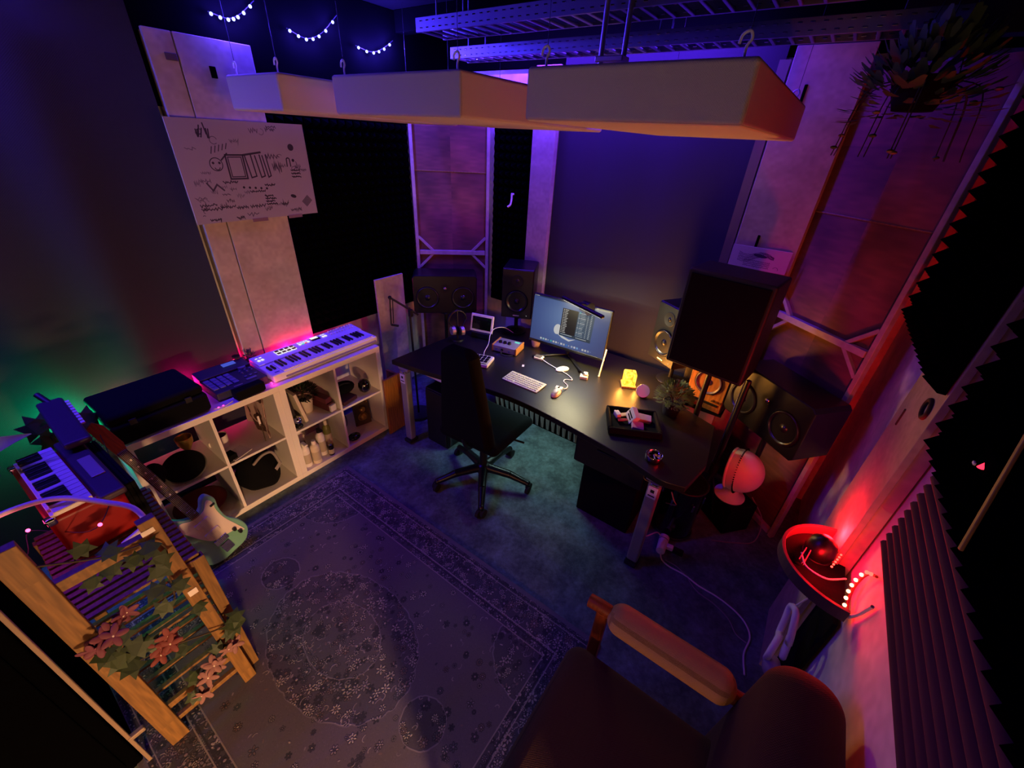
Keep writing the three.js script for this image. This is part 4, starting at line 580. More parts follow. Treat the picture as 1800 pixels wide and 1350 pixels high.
{ const g = thing('usb_hub', 'small cream usb hub at the end of the mouse cable', 'hub', [2.235, DT, 0.975], rad(10)); part(g, 'body', rb(0.05, 0.018, 0.07, 0.005), M.cream, [0, 0.01, 0]); part(g, 'port_face', rb(0.03, 0.01, 0.004, 0.001), M.gold, [0, 0.01, 0.035]); part(g, 'lid', rb(0.04, 0.006, 0.05, 0.003), mat(0x5c5546, 0.4), [0, 0.022, -0.005]); }
{ const g = thing('card_holder', 'small cream block with a black pen resting on it', 'holder', [2.2, DT, 1.375], rad(20)); part(g, 'block', rb(0.055, 0.022, 0.055, 0.004), M.cream, [0, 0.011, 0]); part(g, 'upper_block', rb(0.04, 0.014, 0.03, 0.003), M.cream, [0.01, 0.029, 0.008]); part(g, 'pen', rod([-0.01, 0.036, 0.0], [0.09, 0.03, -0.06], 0.005), M.satin); }
{ // salt lamp
  const amber = canvas(256, 256, (c, W, H) => { c.fillStyle = '#ffb62e'; c.fillRect(0, 0, W, H); const r = rng(5); for (let i = 0; i < 60; i++) { const g2 = c.createRadialGradient(0, 0, 2, 0, 0, 60); g2.addColorStop(0, i % 3 ? 'rgba(255,222,110,0.5)' : 'rgba(214,96,10,0.5)'); g2.addColorStop(1, 'rgba(255,180,40,0)'); c.save(); c.translate(r() * W, r() * H); c.rotate(r() * 3); c.scale(0.4 + r(), 0.3 + 0.6 * r()); c.fillStyle = g2; c.beginPath(); c.arc(0, 0, 60, 0, 7); c.fill(); c.restore(); } c.strokeStyle = 'rgba(190,70,5,0.55)'; c.lineWidth = 12; c.beginPath(); c.moveTo(180, 0); c.lineTo(160, 90); c.lineTo(190, 170); c.stroke(); });
  const g = thing('salt_lamp', 'glowing amber salt cube lamp on a wooden base', 'lamp', [2.31, DT, 1.66], rad(-62)); part(g, 'base', rb(0.095, 0.016, 0.095, 0.003), M.oak, [0, 0.008, 0]);
  const cb = new RoundedBoxGeometry(0.082, 0.09, 0.082, 2, 0.01); part(g, 'salt_cube', cb, new THREE.MeshStandardMaterial({ color: 0x1a0c02, roughness: 0.5, emissive: 0xffffff, emissiveMap: amber, emissiveIntensity: 2.3 }), [0, 0.062, 0]); pointLight('salt_lamp_light', [1, 0.37, 0.055], 2.2, [0, 0.065, 0], g, 3);
}
{ const g = thing('round_speaker', 'round white puck standing on edge beside the salt lamp', 'puck', [2.23, DT, 1.79], rad(-66)); part(g, 'body', lathe([[0, -0.03], [0.034, -0.03], [0.043, -0.012], [0.045, 0], [0.043, 0.006], [0, 0.0065]]).rotateX(Math.PI / 2), mat(0x8a8480, 0.5), [0, 0.045, 0], [-0.45, 0, 0]); part(g, 'white_face', cyl(0.041, 0.041, 0.003, 36).rotateX(Math.PI / 2), M.keywhite, [0, 0.0485, 0.0075], [-0.45, 0, 0]); }
{ const g = thing('potted_plant', 'bushy pale green leafy plant at the right of the desk', 'plant', [2.16, DT, 2.0]); part(g, 'pot', lathe([[0, 0], [0.045, 0], [0.06, 0.09], [0.055, 0.09], [0, 0.08]]), M.black); for (let k = 0; k < 5; k++) part(g, 'stem', rod([0, 0.08, 0], [0.05 * Math.cos(k * 1.26), 0.17, 0.05 * Math.sin(k * 1.26)], 0.003, 5), M.stem); bush(g, 'foliage', mat(0x66763f, 0.6), 950, 0.105, 0.1, 62, 0.026, 0.009, 0.12); }
{ const g = thing('black_tray', 'soft black tray holding small papers and chargers', 'tray', [1.89, DT, 1.86], rad(-62)); part(g, 'base', rb(0.3, 0.012, 0.24, 0.005), M.matte, [0, 0.006, 0]); for (const s of [-1, 1]) { part(g, 'rim', rb(0.3, 0.04, 0.02, 0.008), M.matte, [0, 0.022, s * 0.112]); part(g, 'rim', rb(0.02, 0.04, 0.21, 0.008), M.matte, [s * 0.142, 0.022, 0]); } }
solo('charger', merge([rb(0.045, 0.03, 0.03, 0.005), at(rb(0.014, 0.01, 0.01, 0.002), 0.028, 0, 0)]), M.keywhite, 'white plug charger lying in the black tray', 'charger', [1.875, DT + 0.04, 1.765], [0, 0.9, 0.1]);
{ const g = thing('paper_packet', 'white packet with black print standing in the tray', 'packet', [1.9, DT + 0.012, 1.85], rad(-50)); part(g, 'packet', rb(0.035, 0.07, 0.085, 0.003), M.paper, [0, 0.04, 0], [0.3, 0, -0.35]); part(g, 'print_line', rb(0.003, 0.01, 0.06, 0.001), M.matte, [-0.014, 0.052, 0], [0.3, 0, -0.35]); part(g, 'print_line', rb(0.003, 0.01, 0.05, 0.001), M.matte, [-0.02, 0.035, 0], [0.3, 0, -0.35]); }
solo('key_tag', rb(0.02, 0.008, 0.06, 0.003), mat(0xb03022, 0.5), 'red tag lying among the papers in the tray', 'tag', [1.855, DT + 0.03, 1.81], [0, 0.7, 0.2]);
solo('paper_packet', rb(0.06, 0.02, 0.07, 0.004), mat(0xb98fa0, 0.8), 'pink folded paper lying in the black tray', 'paper', [1.86, DT + 0.026, 1.9], [0.2, 0.5, 0.1]);
solo('paper_packet', rb(0.03, 0.012, 0.08, 0.003), mat(0xd6b98f, 0.7), 'tan paper strip behind the printed packet in the tray', 'paper', [1.935, DT + 0.02, 1.8], [0, 0.9, 0.1]);
solo('paper_packet', rb(0.05, 0.03, 0.08, 0.004), mat(0xa99aa2, 0.8), 'grey paper packet at the far side of the tray', 'paper', [1.95, DT + 0.03, 1.905], [0.1, 0.4, 0.2]);
{ const g = thing('ashtray', 'round chrome ashtray on the right front desk corner', 'ashtray', [1.66, DT, 2.07]); part(g, 'bowl', lathe([[0, 0.003], [0.038, 0.003], [0.044, 0.012], [0.045, 0.036], [0.04, 0.038], [0.037, 0.014], [0, 0.009]], 36), M.chrome); part(g, 'cigarette_end', rod([-0.012, 0.014, 0.01], [0.018, 0.018, -0.006], 0.004), M.paper); part(g, 'ash', at(sph(0.022, 14, 8).scale(1, 0.25, 1), 0, 0.012, 0), M.matte); }
{ const g = thing('audio_interface', 'silver audio interface with wooden sides and black knobs', 'audio device', [2.2, DT, 0.705], rad(-78)), W = 0.185; part(g, 'body', rb(W, 0.05, 0.15, 0.004), M.alu, [0, 0.03, 0]); for (const s of [-1, 1]) part(g, 'wood_side', rb(0.012, 0.056, 0.155, 0.003), M.oak, [s * (W / 2 + 0.006), 0.031, 0]); for (let i = 0; i < 3; i++) part(g, 'knob', cyl(0.013, 0.015, 0.016, 24), M.satin, [-0.06 + i * 0.038, 0.062, 0.01]); part(g, 'meter', rb(0.04, 0.003, 0.018, 0.001), glow([0.2, 1, 0.75], 0.8), [0.06, 0.0565, -0.045]); for (const x of [-0.06, 0.045]) part(g, 'jack', cyl(0.008, 0.008, 0.008, 16).rotateX(Math.PI / 2), M.chrome, [x, 0.028, 0.077]); part(g, 'jack', cyl(0.01, 0.01, 0.008, 16).rotateX(Math.PI / 2), M.black, [-0.015, 0.028, 0.077]); part(g, 'foot_cable', tube([[-0.015, 0.028, 0.085], [-0.005, 0.01, 0.11], [0.04, 0.005, 0.11], [0.08, 0.005, 0.08]], 0.003), M.cableblack); }
{ const g = thing('mini_controller', 'small white pad controller partly behind the chair back', 'controller', [1.875, DT, 0.61], rad(-72)), W = 0.31; part(g, 'body', rb(W, 0.026, 0.15, 0.006), M.keywhite, [0, 0.015, 0]); const pg = rb(0.024, 0.008, 0.026, 0.003, 1); for (let i = 0; i < 9; i++) for (let j = 0; j < 3; j++) part(g, 'pad', pg, M.keyblack, [-W / 2 + 0.03 + i * 0.031, 0.03, -0.045 + j * 0.036]); part(g, 'touch_strip', rb(0.08, 0.003, 0.008, 0.001), M.keyblack, [0.1, 0.029, 0.06]); }
solo('controller_cable', tube([[1.96, DT + 0.025, 0.66], [2.0, DT + 0.03, 0.63], [2.1, DT + 0.05, 0.59], [2.2, DT + 0.085, 0.53], [2.3, DT + 0.09, 0.5], [2.4, DT + 0.07, 0.52], [2.46, DT + 0.02, 0.57]], 0.003, 50, 6), M.cable, 'white cable arching from the pad controller behind the interface', 'cable');
{ const g = thing('tablet', 'white framed tablet with a dark screen on a stand', 'tablet', [2.25, DT, 0.4], rad(-75)); part(g, 'frame', rb(0.2, 0.145, 0.012, 0.012, 3), M.keywhite, [0, 0.12, 0], [-0.25, 0, 0]); part(g, 'screen', rb(0.166, 0.105, 0.002, 0.001), M.gloss, [0, 0.1215, 0.0065], [-0.25, 0, 0]); part(g, 'stand', bar([0, 0.0, -0.07], [0, 0.12, -0.01], 0.05, 0.008), M.black); part(g, 'ledge', rb(0.16, 0.05, 0.06, 0.006), M.black, [0, 0.026, 0.01]); }
{ const g = thing('headphones', 'silver cupped headphones hanging on a black stand', 'headphones', [2.08, DT, 0.285], rad(-50)); part(g, 'stand', merge([cyl(0.05, 0.055, 0.012), at(cyl(0.008, 0.008, 0.25), 0, 0.125, 0)]), M.black, [0, 0.006, 0]); part(g, 'headband', new THREE.TorusGeometry(0.075, 0.009, 10, 36, Math.PI), M.satin, [0, 0.17, 0], [0, 0.5, 0]); for (const s of [-1, 1]) { const c = part(g, 'ear_cup', at(cyl(0.034, 0.038, 0.026, 24), 0, 0, 0, 0, 0, Math.PI / 2), M.alu, [s * 0.035, 0.09, 0.03], [0, 0.5, 0]); part(c, 'cushion', at(cyl(0.036, 0.036, 0.012, 24), -s * 0.018, 0, 0, 0, 0, Math.PI / 2), M.rubber); part(g, 'yoke', bar([s * 0.068, 0.17, -s * 0.035], [s * 0.036, 0.12, 0.03], 0.008), M.satin); } }
{ const g = thing('dial_controller', 'small black round dial controller beside the white keyboard', 'controller', [1.79, DT, 0.745]); part(g, 'base', lathe([[0, 0], [0.028, 0], [0.028, 0.01], [0.018, 0.024], [0, 0.026]]), mat(0x3a3833, 0.35)); part(g, 'stalk', rod([0, 0.024, 0], [0.004, 0.05, 0], 0.005), M.black); }
{ const g = thing('cup', 'small white cup half hidden behind the screen', 'cup', [2.41, DT, 0.83]); part(g, 'cup', lathe([[0, 0], [0.03, 0], [0.04, 0.06], [0.042, 0.1], [0.039, 0.1], [0.03, 0.01], [0, 0.008]]), mat(0xd0c0c4, 0.4)); }
{ const g = thing('stylus', 'slim white stick leaning at the right edge of the screen', 'stylus', [0, 0, 0]); part(g, 'barrel', rod([2.285, DT + 0.005, 1.45], [2.33, DT + 0.2, 1.455], 0.005), M.white); part(g, 'tip', at(sph(0.006, 10, 8), 2.285, DT + 0.006, 1.45), M.white); }
solo('paper_note', rb(0.03, 0.002, 0.015, 0.0005), M.paper, 'tiny paper scrap lying on the desk near the audio interface', 'paper', [2.06, DT + 0.002, 0.95], [0, 0.5, 0]);
{ // mic arm on the left
  const g = thing('mic_arm', 'black jointed microphone boom arm left of the sideways speaker', 'stand', [0, 0, 0]); const B = [1.83, 0, 0.03];
  part(g, 'base', cyl(0.11, 0.12, 0.02, 28), M.black, [B[0], 0.01, B[2]]); part(g, 'pole', rod([B[0], 0.02, B[2]], [B[0], 0.99, B[2] - 0.01], 0.009), M.black); part(g, 'boom', rod([1.88, 0.93, 0.06], [1.72, 1.08, -0.06], 0.008), M.black); part(g, 'hanging_arm', merge([rod([1.72, 1.08, -0.06], [1.715, 0.86, -0.07], 0.006), rod([1.735, 1.06, -0.05], [1.73, 0.87, -0.06], 0.004)]), M.black); part(g, 'joint', sph(0.014, 12, 8), M.satin, [1.72, 1.08, -0.06]); part(g, 'clip', rod([1.715, 0.86, -0.07], [1.76, 0.845, -0.04], 0.009), M.rubber); part(g, 'clamp', rb(0.03, 0.06, 0.03, 0.006), M.rubber, [B[0], 0.95, B[2]]); }

// ================================================================ right wall
const rp = pillar(11, 'white boarded upright on the right wall with a ring mark, lit red', [1.6, 0, 2.86], Math.PI, 0.35, 2.5, 0.04, []);
part(rp, 'ring_mark', new THREE.TorusGeometry(0.03, 0.008, 8, 28), mat(0x2a1410, 0.8), [0.09, 1.47, 0.013]); part(rp, 'slot', rb(0.012, 0.07, 0.006, 0.003), mat(0x2a1410, 0.8), [-0.09, 1.34, 0.012]);
solo('foam_panel', foamGeo(0.84, 0.95, 0.06, 0.045), M.foam, 'black pyramid foam panel high above the red lit upright', 'foam panel', [1.86, 2.03, 2.846], [0, Math.PI, 0]);
solo('foam_panel', foamGeo(0.95, 0.98, 0.06, 0.045), M.foam, 'black pyramid foam panel above the ribbed maroon foam', 'foam panel', [0.9, 1.9, 2.9], [0, Math.PI, 0]);
{ const g = thing('foam_panel', 'ribbed dark maroon foam strip above the armchair', 'foam panel', [0.74, 1.245, 2.918]), m = mat(0x5c3034, 0.95); part(g, 'backing', box(1.02, 0.31, 0.02), m, [0, 0, -0.011]); const rg = cyl(0.0195, 0.0195, 1.02, 12).rotateZ(Math.PI / 2).scale(1, 0.85, 1.5); for (let k = 0; k < 9; k++) part(g, 'rib', rg, m, [0, -0.138 + k * 0.0345, -0.022]); }
solo('light_switch', rb(0.04, 0.085, 0.012, 0.003), M.white, 'narrow white switch plate between corner board and red lit upright', 'switch', [2.02, 1.17, 2.914]);
{ const g = thing('wall_batten', 'thin pale wooden batten slanting over the black foam', 'batten', [0, 0, 0]); part(g, 'strip', bar([0.76, 1.52, 2.8], [1.0, 2.12, 2.8], 0.006, 0.012), M.pine); part(g, 'peg', rod([0.95, 2.0, 2.8], [0.95, 2.0, 2.86], 0.004), M.stem); }
{ // half round wall tray with a red led strip and a dark dome in it
  const g = thing('wall_tray', 'half round dark tray on the wall holding red lights', 'tray', [1.38, 0.78, 2.9]); const prof = [], N = 28;
  const rimS = new THREE.Shape(); rimS.absarc(0, 0, 0.2, Math.PI, 2 * Math.PI, false); const hole = new THREE.Path(); hole.absarc(0, 0, 0.188, Math.PI, 2 * Math.PI, false); rimS.holes.push();
  const wall = []; for (let i = 0; i <= N; i++) { const a = Math.PI + Math.PI * i / N; wall.push([Math.cos(a), Math.sin(a)]); }
  const ring = new THREE.Shape(); wall.forEach(([c, s], i) => i ? ring.lineTo(c * 0.205, s * 0.225) : ring.moveTo(c * 0.205, s * 0.225)); wall.slice().reverse().forEach(([c, s]) => ring.lineTo(c * 0.193, s * 0.213));
  const rg = ext(ring, 0.05, 0.001); rg.rotateX(Math.PI / 2); part(g, 'curved_rim', rg, mat(0x4a3c3e, 0.5), [0, 0.055, -0.005]);
  const fl = new THREE.Shape(); wall.forEach(([c, s], i) => i ? fl.lineTo(c * 0.198, s * 0.218) : fl.moveTo(c * 0.198, s * 0.218)); const fg = ext(fl, 0.008); fg.rotateX(Math.PI / 2); part(g, 'tray_floor', fg, M.matte, [0, 0.012, -0.005]);
  part(g, 'inner_tape', tube([[-0.06, 0.06, -0.02], [-0.1, 0.055, -0.08], [-0.08, 0.05, -0.14], [-0.02, 0.05, -0.16]], 0.003, 24, 6), M.cable);
}
{ const g = thing('ornament', 'round black dome standing in the half round wall tray', 'dome', [1.43, 0.79, 2.8]); part(g, 'dome', lathe([[0, 0], [0.045, 0], [0.052, 0.03], [0.045, 0.075], [0.02, 0.1], [0, 0.104]]), M.satin); part(g, 'base_ring', new THREE.TorusGeometry(0.047, 0.004, 8, 28), M.black, [0, 0.004, 0], [Math.PI / 2, 0, 0]); }
{ const g = thing('mini_twig', 'three pronged pale twig standing in the wall tray', 'twig', [1.34, 0.79, 2.74]); for (const [x, z] of [[0.0, 0.0], [-0.03, 0.01], [0.02, 0.02]]) part(g, 'prong', rod([x * 0.1, 0, z], [x, 0.09 - Math.abs(x), z], 0.002, 6), M.pink); part(g, 'stub', at(sph(0.02, 12, 8).scale(1, 0.6, 1), 0, 0.012, 0), M.matte); }
{ // red led strip looping on the wall and in the tray
  const g = thing('led_strip', 'red led strip looping on the white wall by the tray', 'led strip', [0, 0, 0]), rg = glow([1, 0.03, 0.02], 9), bright = glow([1, 0.25, 0.12], 9);
  const c = new THREE.CatmullRomCurve3([V(1.19, 0.8, 2.9), V(1.235, 0.815, 2.895), V(1.262, 0.85, 2.893), V(1.268, 0.9, 2.893), V(1.25, 0.965, 2.895), V(1.21, 1.0, 2.9)]);
  part(g, 'tape', new THREE.TubeGeometry(c, 40, 0.005, 6), mat(0x6a2018, 0.5)); for (let k = 0; k < 9; k++) { const p = c.getPoint((k + 0.4) / 9); part(g, 'led', sph(0.0065, 10, 8), k < 7 ? bright : rg, [p.x, p.y, p.z - 0.008]); }
  part(g, 'tail', tube([[1.19, 0.8, 2.9], [1.16, 0.86, 2.905], [1.13, 0.95, 2.908]], 0.006, 20, 6), M.cable);
  for (let k = 0; k < 6; k++) part(g, 'led', sph(0.004, 8, 6), rg, [1.33 + 0.012 * k, 0.855 + 0.004 * k, 2.83 + 0.004 * k]);
  pointLight('red_glow', [1, 0.004, 0.008], 0.06, [1.235, 0.88, 2.86], g, 1.5); pointLight('red_glow', [1, 0.004, 0.008], 1.35, [1.5, 0.89, 2.82], g, 2); pointLight('red_glow', [1, 0.004, 0.008], 0.15, [1.3, 0.85, 2.8], g, 1);
}
{ const g = thing('black_board', 'plain black board standing on the floor under the wall tray', 'board', [1.52, 0, 2.9]); part(g, 'sheet', rb(0.6, 0.7, 0.016, 0.003), M.matte, [0, 0.36, 0]); part(g, 'foot_rail', rb(0.6, 0.02, 0.03, 0.003), M.black, [0, 0.01, -0.004]); }
{ const g = thing('neon_knot', 'knotted white tube hanging below the wall tray', 'tube', [0, 0, 0]); part(g, 'tube', tube([[1.16, 0.42, 2.78], [1.13, 0.5, 2.77], [1.18, 0.54, 2.78], [1.24, 0.5, 2.79], [1.27, 0.55, 2.79], [1.3, 0.6, 2.79], [1.26, 0.63, 2.8], [1.21, 0.58, 2.81], [1.2, 0.52, 2.82], [1.24, 0.48, 2.83], [1.2, 0.43, 2.83], [1.25, 0.4, 2.84], [1.29, 0.45, 2.84]], 0.013, 120, 8), mat(0xe0d4e0, 0.5)); part(g, 'hanging_cord', rod([1.28, 0.62, 2.79], [1.3, 0.765, 2.84], 0.003), M.cable); part(g, 'loose_end', at(sph(0.045, 14, 10).scale(1, 0.9, 0.7), 1.14, 0.42, 2.8), mat(0x9a8a9a, 0.7)); }
{ const g = thing('hanging_plant', 'dark trailing plant hanging under the ceiling with few pale leaves', 'plant', [2.12, 2.3, 2.5]); part(g, 'basket', lathe([[0, 0], [0.06, 0], [0.1, 0.1], [0.095, 0.1], [0, 0.08]]), M.matte); for (let k = 0; k < 3; k++) part(g, 'cord', rod([0.09 * Math.cos(k * 2.1), 0.1, 0.09 * Math.sin(k * 2.1)], [0, 0.53, 0], 0.002, 5), M.cableblack);
  bush(g, 'foliage', mat(0x4c6634, 0.65), 300, 0.2, 0.22, 91, 0.07, 0.03, 0.02); const R = rng(8); for (let k = 0; k < 10; k++) { const a = R() * 6.28; const st = part(g, 'vine', tube([[0.08 * Math.cos(a), 0.09, 0.08 * Math.sin(a)], [0.16 * Math.cos(a), 0.06, 0.16 * Math.sin(a)], [0.2 * Math.cos(a), -0.15, 0.2 * Math.sin(a)]], 0.002, 12, 5), M.stem); part(st, 'leaf', at(sph(0.02, 8, 6).scale(1, 0.3, 0.6), 0.2 * Math.cos(a), -0.15 + 0.3 * R(), 0.2 * Math.sin(a)), k < 6 ? mat(0x8d8766, 0.6) : mat(0x4c6634, 0.65)); } }

{ const g = thing('wall_device', 'small black wall device with a red indicator light', 'device', [0.95, 1.62, 2.83], Math.PI); part(g, 'case', rb(0.08, 0.05, 0.02, 0.006), M.foam); part(g, 'indicator', at(new THREE.ConeGeometry(0.006, 0.014, 8), 0, 0, 0), glow([1, 0.02, 0.05], 3), [0.02, 0.0, 0.018]); part(g, 'white_port', rb(0.012, 0.006, 0.004, 0.001), M.white, [-0.02, -0.02, 0.015]); }

// ================================================================ armchair
{
  const g = thing('armchair', 'brown upholstered armchair with wooden arm and padded sleeve', 'armchair', [0.44, 0, 2.5]);
  part(g, 'base_frame', rb(0.72, 0.16, 0.66, 0.02), M.brown, [0, 0.18, 0]);
  part(g, 'seat_cushion', new RoundedBoxGeometry(0.66, 0.2, 0.66, 5, 0.06), M.brown, [-0.02, 0.36, -0.04]);
  const bk = new RoundedBoxGeometry(0.8, 0.66, 0.2, 6, 0.09); { const p = bk.attributes.position; for (let i = 0; i < p.count; i++) { const y = p.getY(i) + 0.33; p.setZ(i, p.getZ(i) + 0.06 * y); } bk.computeVertexNormals(); } part(g, 'back_cushion', bk, M.brown, [0.02, 0.58, 0.25]);
  for (const s of [-1, 1]) {
    const X = s * 0.375;
    const arm = part(g, 'wooden_arm', tube([[X, 0.62, -0.36], [X, 0.625, -0.3], [X, 0.61, 0], [X + 0.01, 0.6, 0.3]], 0.026, 30, 10), M.teak); part(g, 'arm_post', bar([X, 0.06, -0.3], [X, 0.61, -0.3], 0.045, 0.04, 0.008), M.teak); part(g, 'arm_post', bar([X, 0.06, 0.27], [X, 0.6, 0.27], 0.045, 0.04, 0.008), M.teak);
    const pd = new THREE.CapsuleGeometry(0.055, 0.34, 8, 20); pd.rotateX(Math.PI / 2); pd.scale(1.15, 0.85, 1); part(g, 'arm_pad', pd, M.pad, [X, 0.625, -0.055]);
  }
  for (const [x, z] of [[-0.32, -0.28], [0.32, -0.28], [-0.32, 0.28], [0.32, 0.28]]) part(g, 'foot', cyl(0.025, 0.02, 0.1, 14), M.teak, [x, 0.05, z]);
}

// ================================================================ fan, drum and cables on the floor by the desk
solo('subwoofer', merge([rb(0.2, 0.22, 0.22, 0.01), at(cyl(0.08, 0.08, 0.012, 30), -0.1, 0.0, 0, 0, 0, Math.PI / 2)]), M.matte, 'black subwoofer box under the white fan', 'subwoofer', [2.29, 0.111, 2.5], [0, rad(-40), 0]);
{ const g = thing('desk_fan', 'white round table fan with vent slots', 'fan', [2.275, 0.222, 2.475], rad(172)); part(g, 'base', lathe([[0, 0], [0.09, 0], [0.092, 0.012], [0.05, 0.03], [0.042, 0.08], [0, 0.085]]), M.white);
  const hd = part(g, 'head', (() => { const s = new THREE.SphereGeometry(0.135, 40, 24, 0, Math.PI * 2, 0, Math.PI * 0.62); s.rotateX(-Math.PI / 2); return s; })(), M.white, [0, 0.215, 0], [0.15, 0, 0]);
  part(hd, 'front_ring', new THREE.TorusGeometry(0.126, 0.008, 10, 44), M.white, [0, 0, 0.05]); const vs = []; for (let k = 0; k < 56; k++) { const a = k / 56 * 6.283; vs.push(at(rb(0.003, 0.03, 0.006, 0.001, 1), 0, 0.134, -0.005, 0, 0, 0).rotateX(Math.PI / 2 * 0).rotateZ(a)); } const sl = part(hd, 'vent_slots', merge(vs.map((v) => v)), M.matte); sl.userData.kind = 'stuff';
  const gr = []; for (let k = 0; k < 40; k++) { const a = k / 40 * 6.283; gr.push(rod([0.03 * Math.cos(a), 0.03 * Math.sin(a), 0.062], [0.122 * Math.cos(a + 0.4), 0.122 * Math.sin(a + 0.4), 0.05], 0.002, 5)); } part(hd, 'grille', merge(gr), M.rubber).userData.kind = 'stuff'; part(hd, 'hub_cap', cyl(0.032, 0.032, 0.012, 28).rotateX(Math.PI / 2), M.chrome, [0, 0, 0.064]); part(hd, 'blade_disc', cyl(0.118, 0.118, 0.01, 36).rotateX(Math.PI / 2), M.matte, [0, 0, 0.02]); }
{ const g = thing('tom_drum', 'small black drum with chrome lugs before the fan', 'drum', [2.0, 0, 2.24]); part(g, 'shell', cyl(0.115, 0.115, 0.4, 36), M.gloss, [0, 0.21, 0]); for (const y of [0.02, 0.405]) part(g, 'hoop', new THREE.TorusGeometry(0.118, 0.007, 8, 40), M.black, [0, y, 0], [Math.PI / 2, 0, 0]); part(g, 'head', cyl(0.112, 0.112, 0.006, 36), M.matte, [0, 0.408, 0]); for (let k = 0; k < 6; k++) part(g, 'lug', rb(0.012, 0.05, 0.014, 0.004), M.chrome, [0.12 * Math.cos(k * 1.047 + 0.3), 0.3, 0.12 * Math.sin(k * 1.047 + 0.3)], [0, -k * 1.047 - 0.3, 0]); }
const fy = 0.006;
solo('power_cable', tube([[1.62, 0.2, 2.13], [1.68, 0.15, 2.15], [1.78, 0.12, 2.19], [1.84, 0.05, 2.21]], 0.004, 24, 6), M.cable, 'short white cable from the desk leg to the plug adapter', 'cable');
{ const g = thing('plug_adapter', 'white round plug adapter lying on the dark floor', 'plug', [1.8, 0.03, 2.24], rad(6)); part(g, 'body', at(cyl(0.026, 0.03, 0.12, 20), 0, 0, 0, 0, 0, Math.PI / 2), M.keywhite); part(g, 'band', at(cyl(0.0295, 0.0295, 0.004, 20), 0.03, 0, 0, 0, 0, Math.PI / 2), M.rubber); part(g, 'plug', rb(0.03, 0.03, 0.04, 0.006), M.keywhite, [0, 0.0, 0.045]); part(g, 'black_plug', rb(0.035, 0.03, 0.06, 0.006), M.rubber, [-0.005, 0, 0.095]); }
solo('power_cable', tube([[1.735, fy + 0.02, 2.25], [1.71, fy, 2.27], [1.69, fy, 2.32], [1.69, fy, 2.41], [1.67, fy, 2.5], [1.665, fy, 2.6], [1.64, fy, 2.7], [1.6, fy, 2.76], [1.54, fy, 2.79], [1.43, fy, 2.78], [1.33, fy, 2.8]], 0.0045, 60, 6), M.cable, 'long white cable running from the plug adapter past the armchair', 'cable');
solo('power_cable', tube([[1.72, fy, 2.29], [1.71, fy + 0.008, 2.36], [1.69, fy, 2.42], [1.63, fy, 2.5], [1.61, fy, 2.6], [1.57, fy, 2.68], [1.51, fy, 2.73], [1.49, fy + 0.008, 2.78]], 0.003, 50, 6), mat(0x8d8488, 0.6), 'thin grey cable lying beside the long white cable', 'cable');
solo('power_cable', tube([[2.33, 0.24, 2.6], [2.3, 0.12, 2.4 + 0.3], [2.2, fy + 0.01, 2.7], [2.12, fy, 2.6], [2.05, fy, 2.48]], 0.004, 40, 6), mat(0x8a7a74, 0.6), 'grey cable trailing down from the white fan', 'cable');
solo('power_cable', tube([[2.26, fy, 2.12], [2.34, fy, 2.2], [2.27, fy + 0.004, 2.27], [2.12, fy, 2.34], [2.0, fy, 2.32], [1.92, fy, 2.29]], 0.0035, 50, 6), mat(0x7c7478, 0.6), 'grey cable loop on the floor between drum and plug adapter', 'cable');
{ const g = thing('cable_grommet', 'brass cable ring hanging at the desk corner', 'ring', [1.60, 0.64, 2.08]); part(g, 'ring', new THREE.TorusGeometry(0.02, 0.003, 8, 24), M.gold, [0, 0, 0.0], [0, Math.PI / 2, 0]); part(g, 'strap', rod([0, 0.02, 0], [0.01, 0.045, 0], 0.003), M.rubber); }
solo('desk_cable', tube([[1.52, 0.69, 2.22], [1.53, 0.64, 2.24], [1.6, 0.55, 2.25], [1.64, 0.5, 2.2]], 0.003, 30, 6), mat(0x6c625c, 0.6), 'thin grey cable hanging off the right desk corner', 'cable');

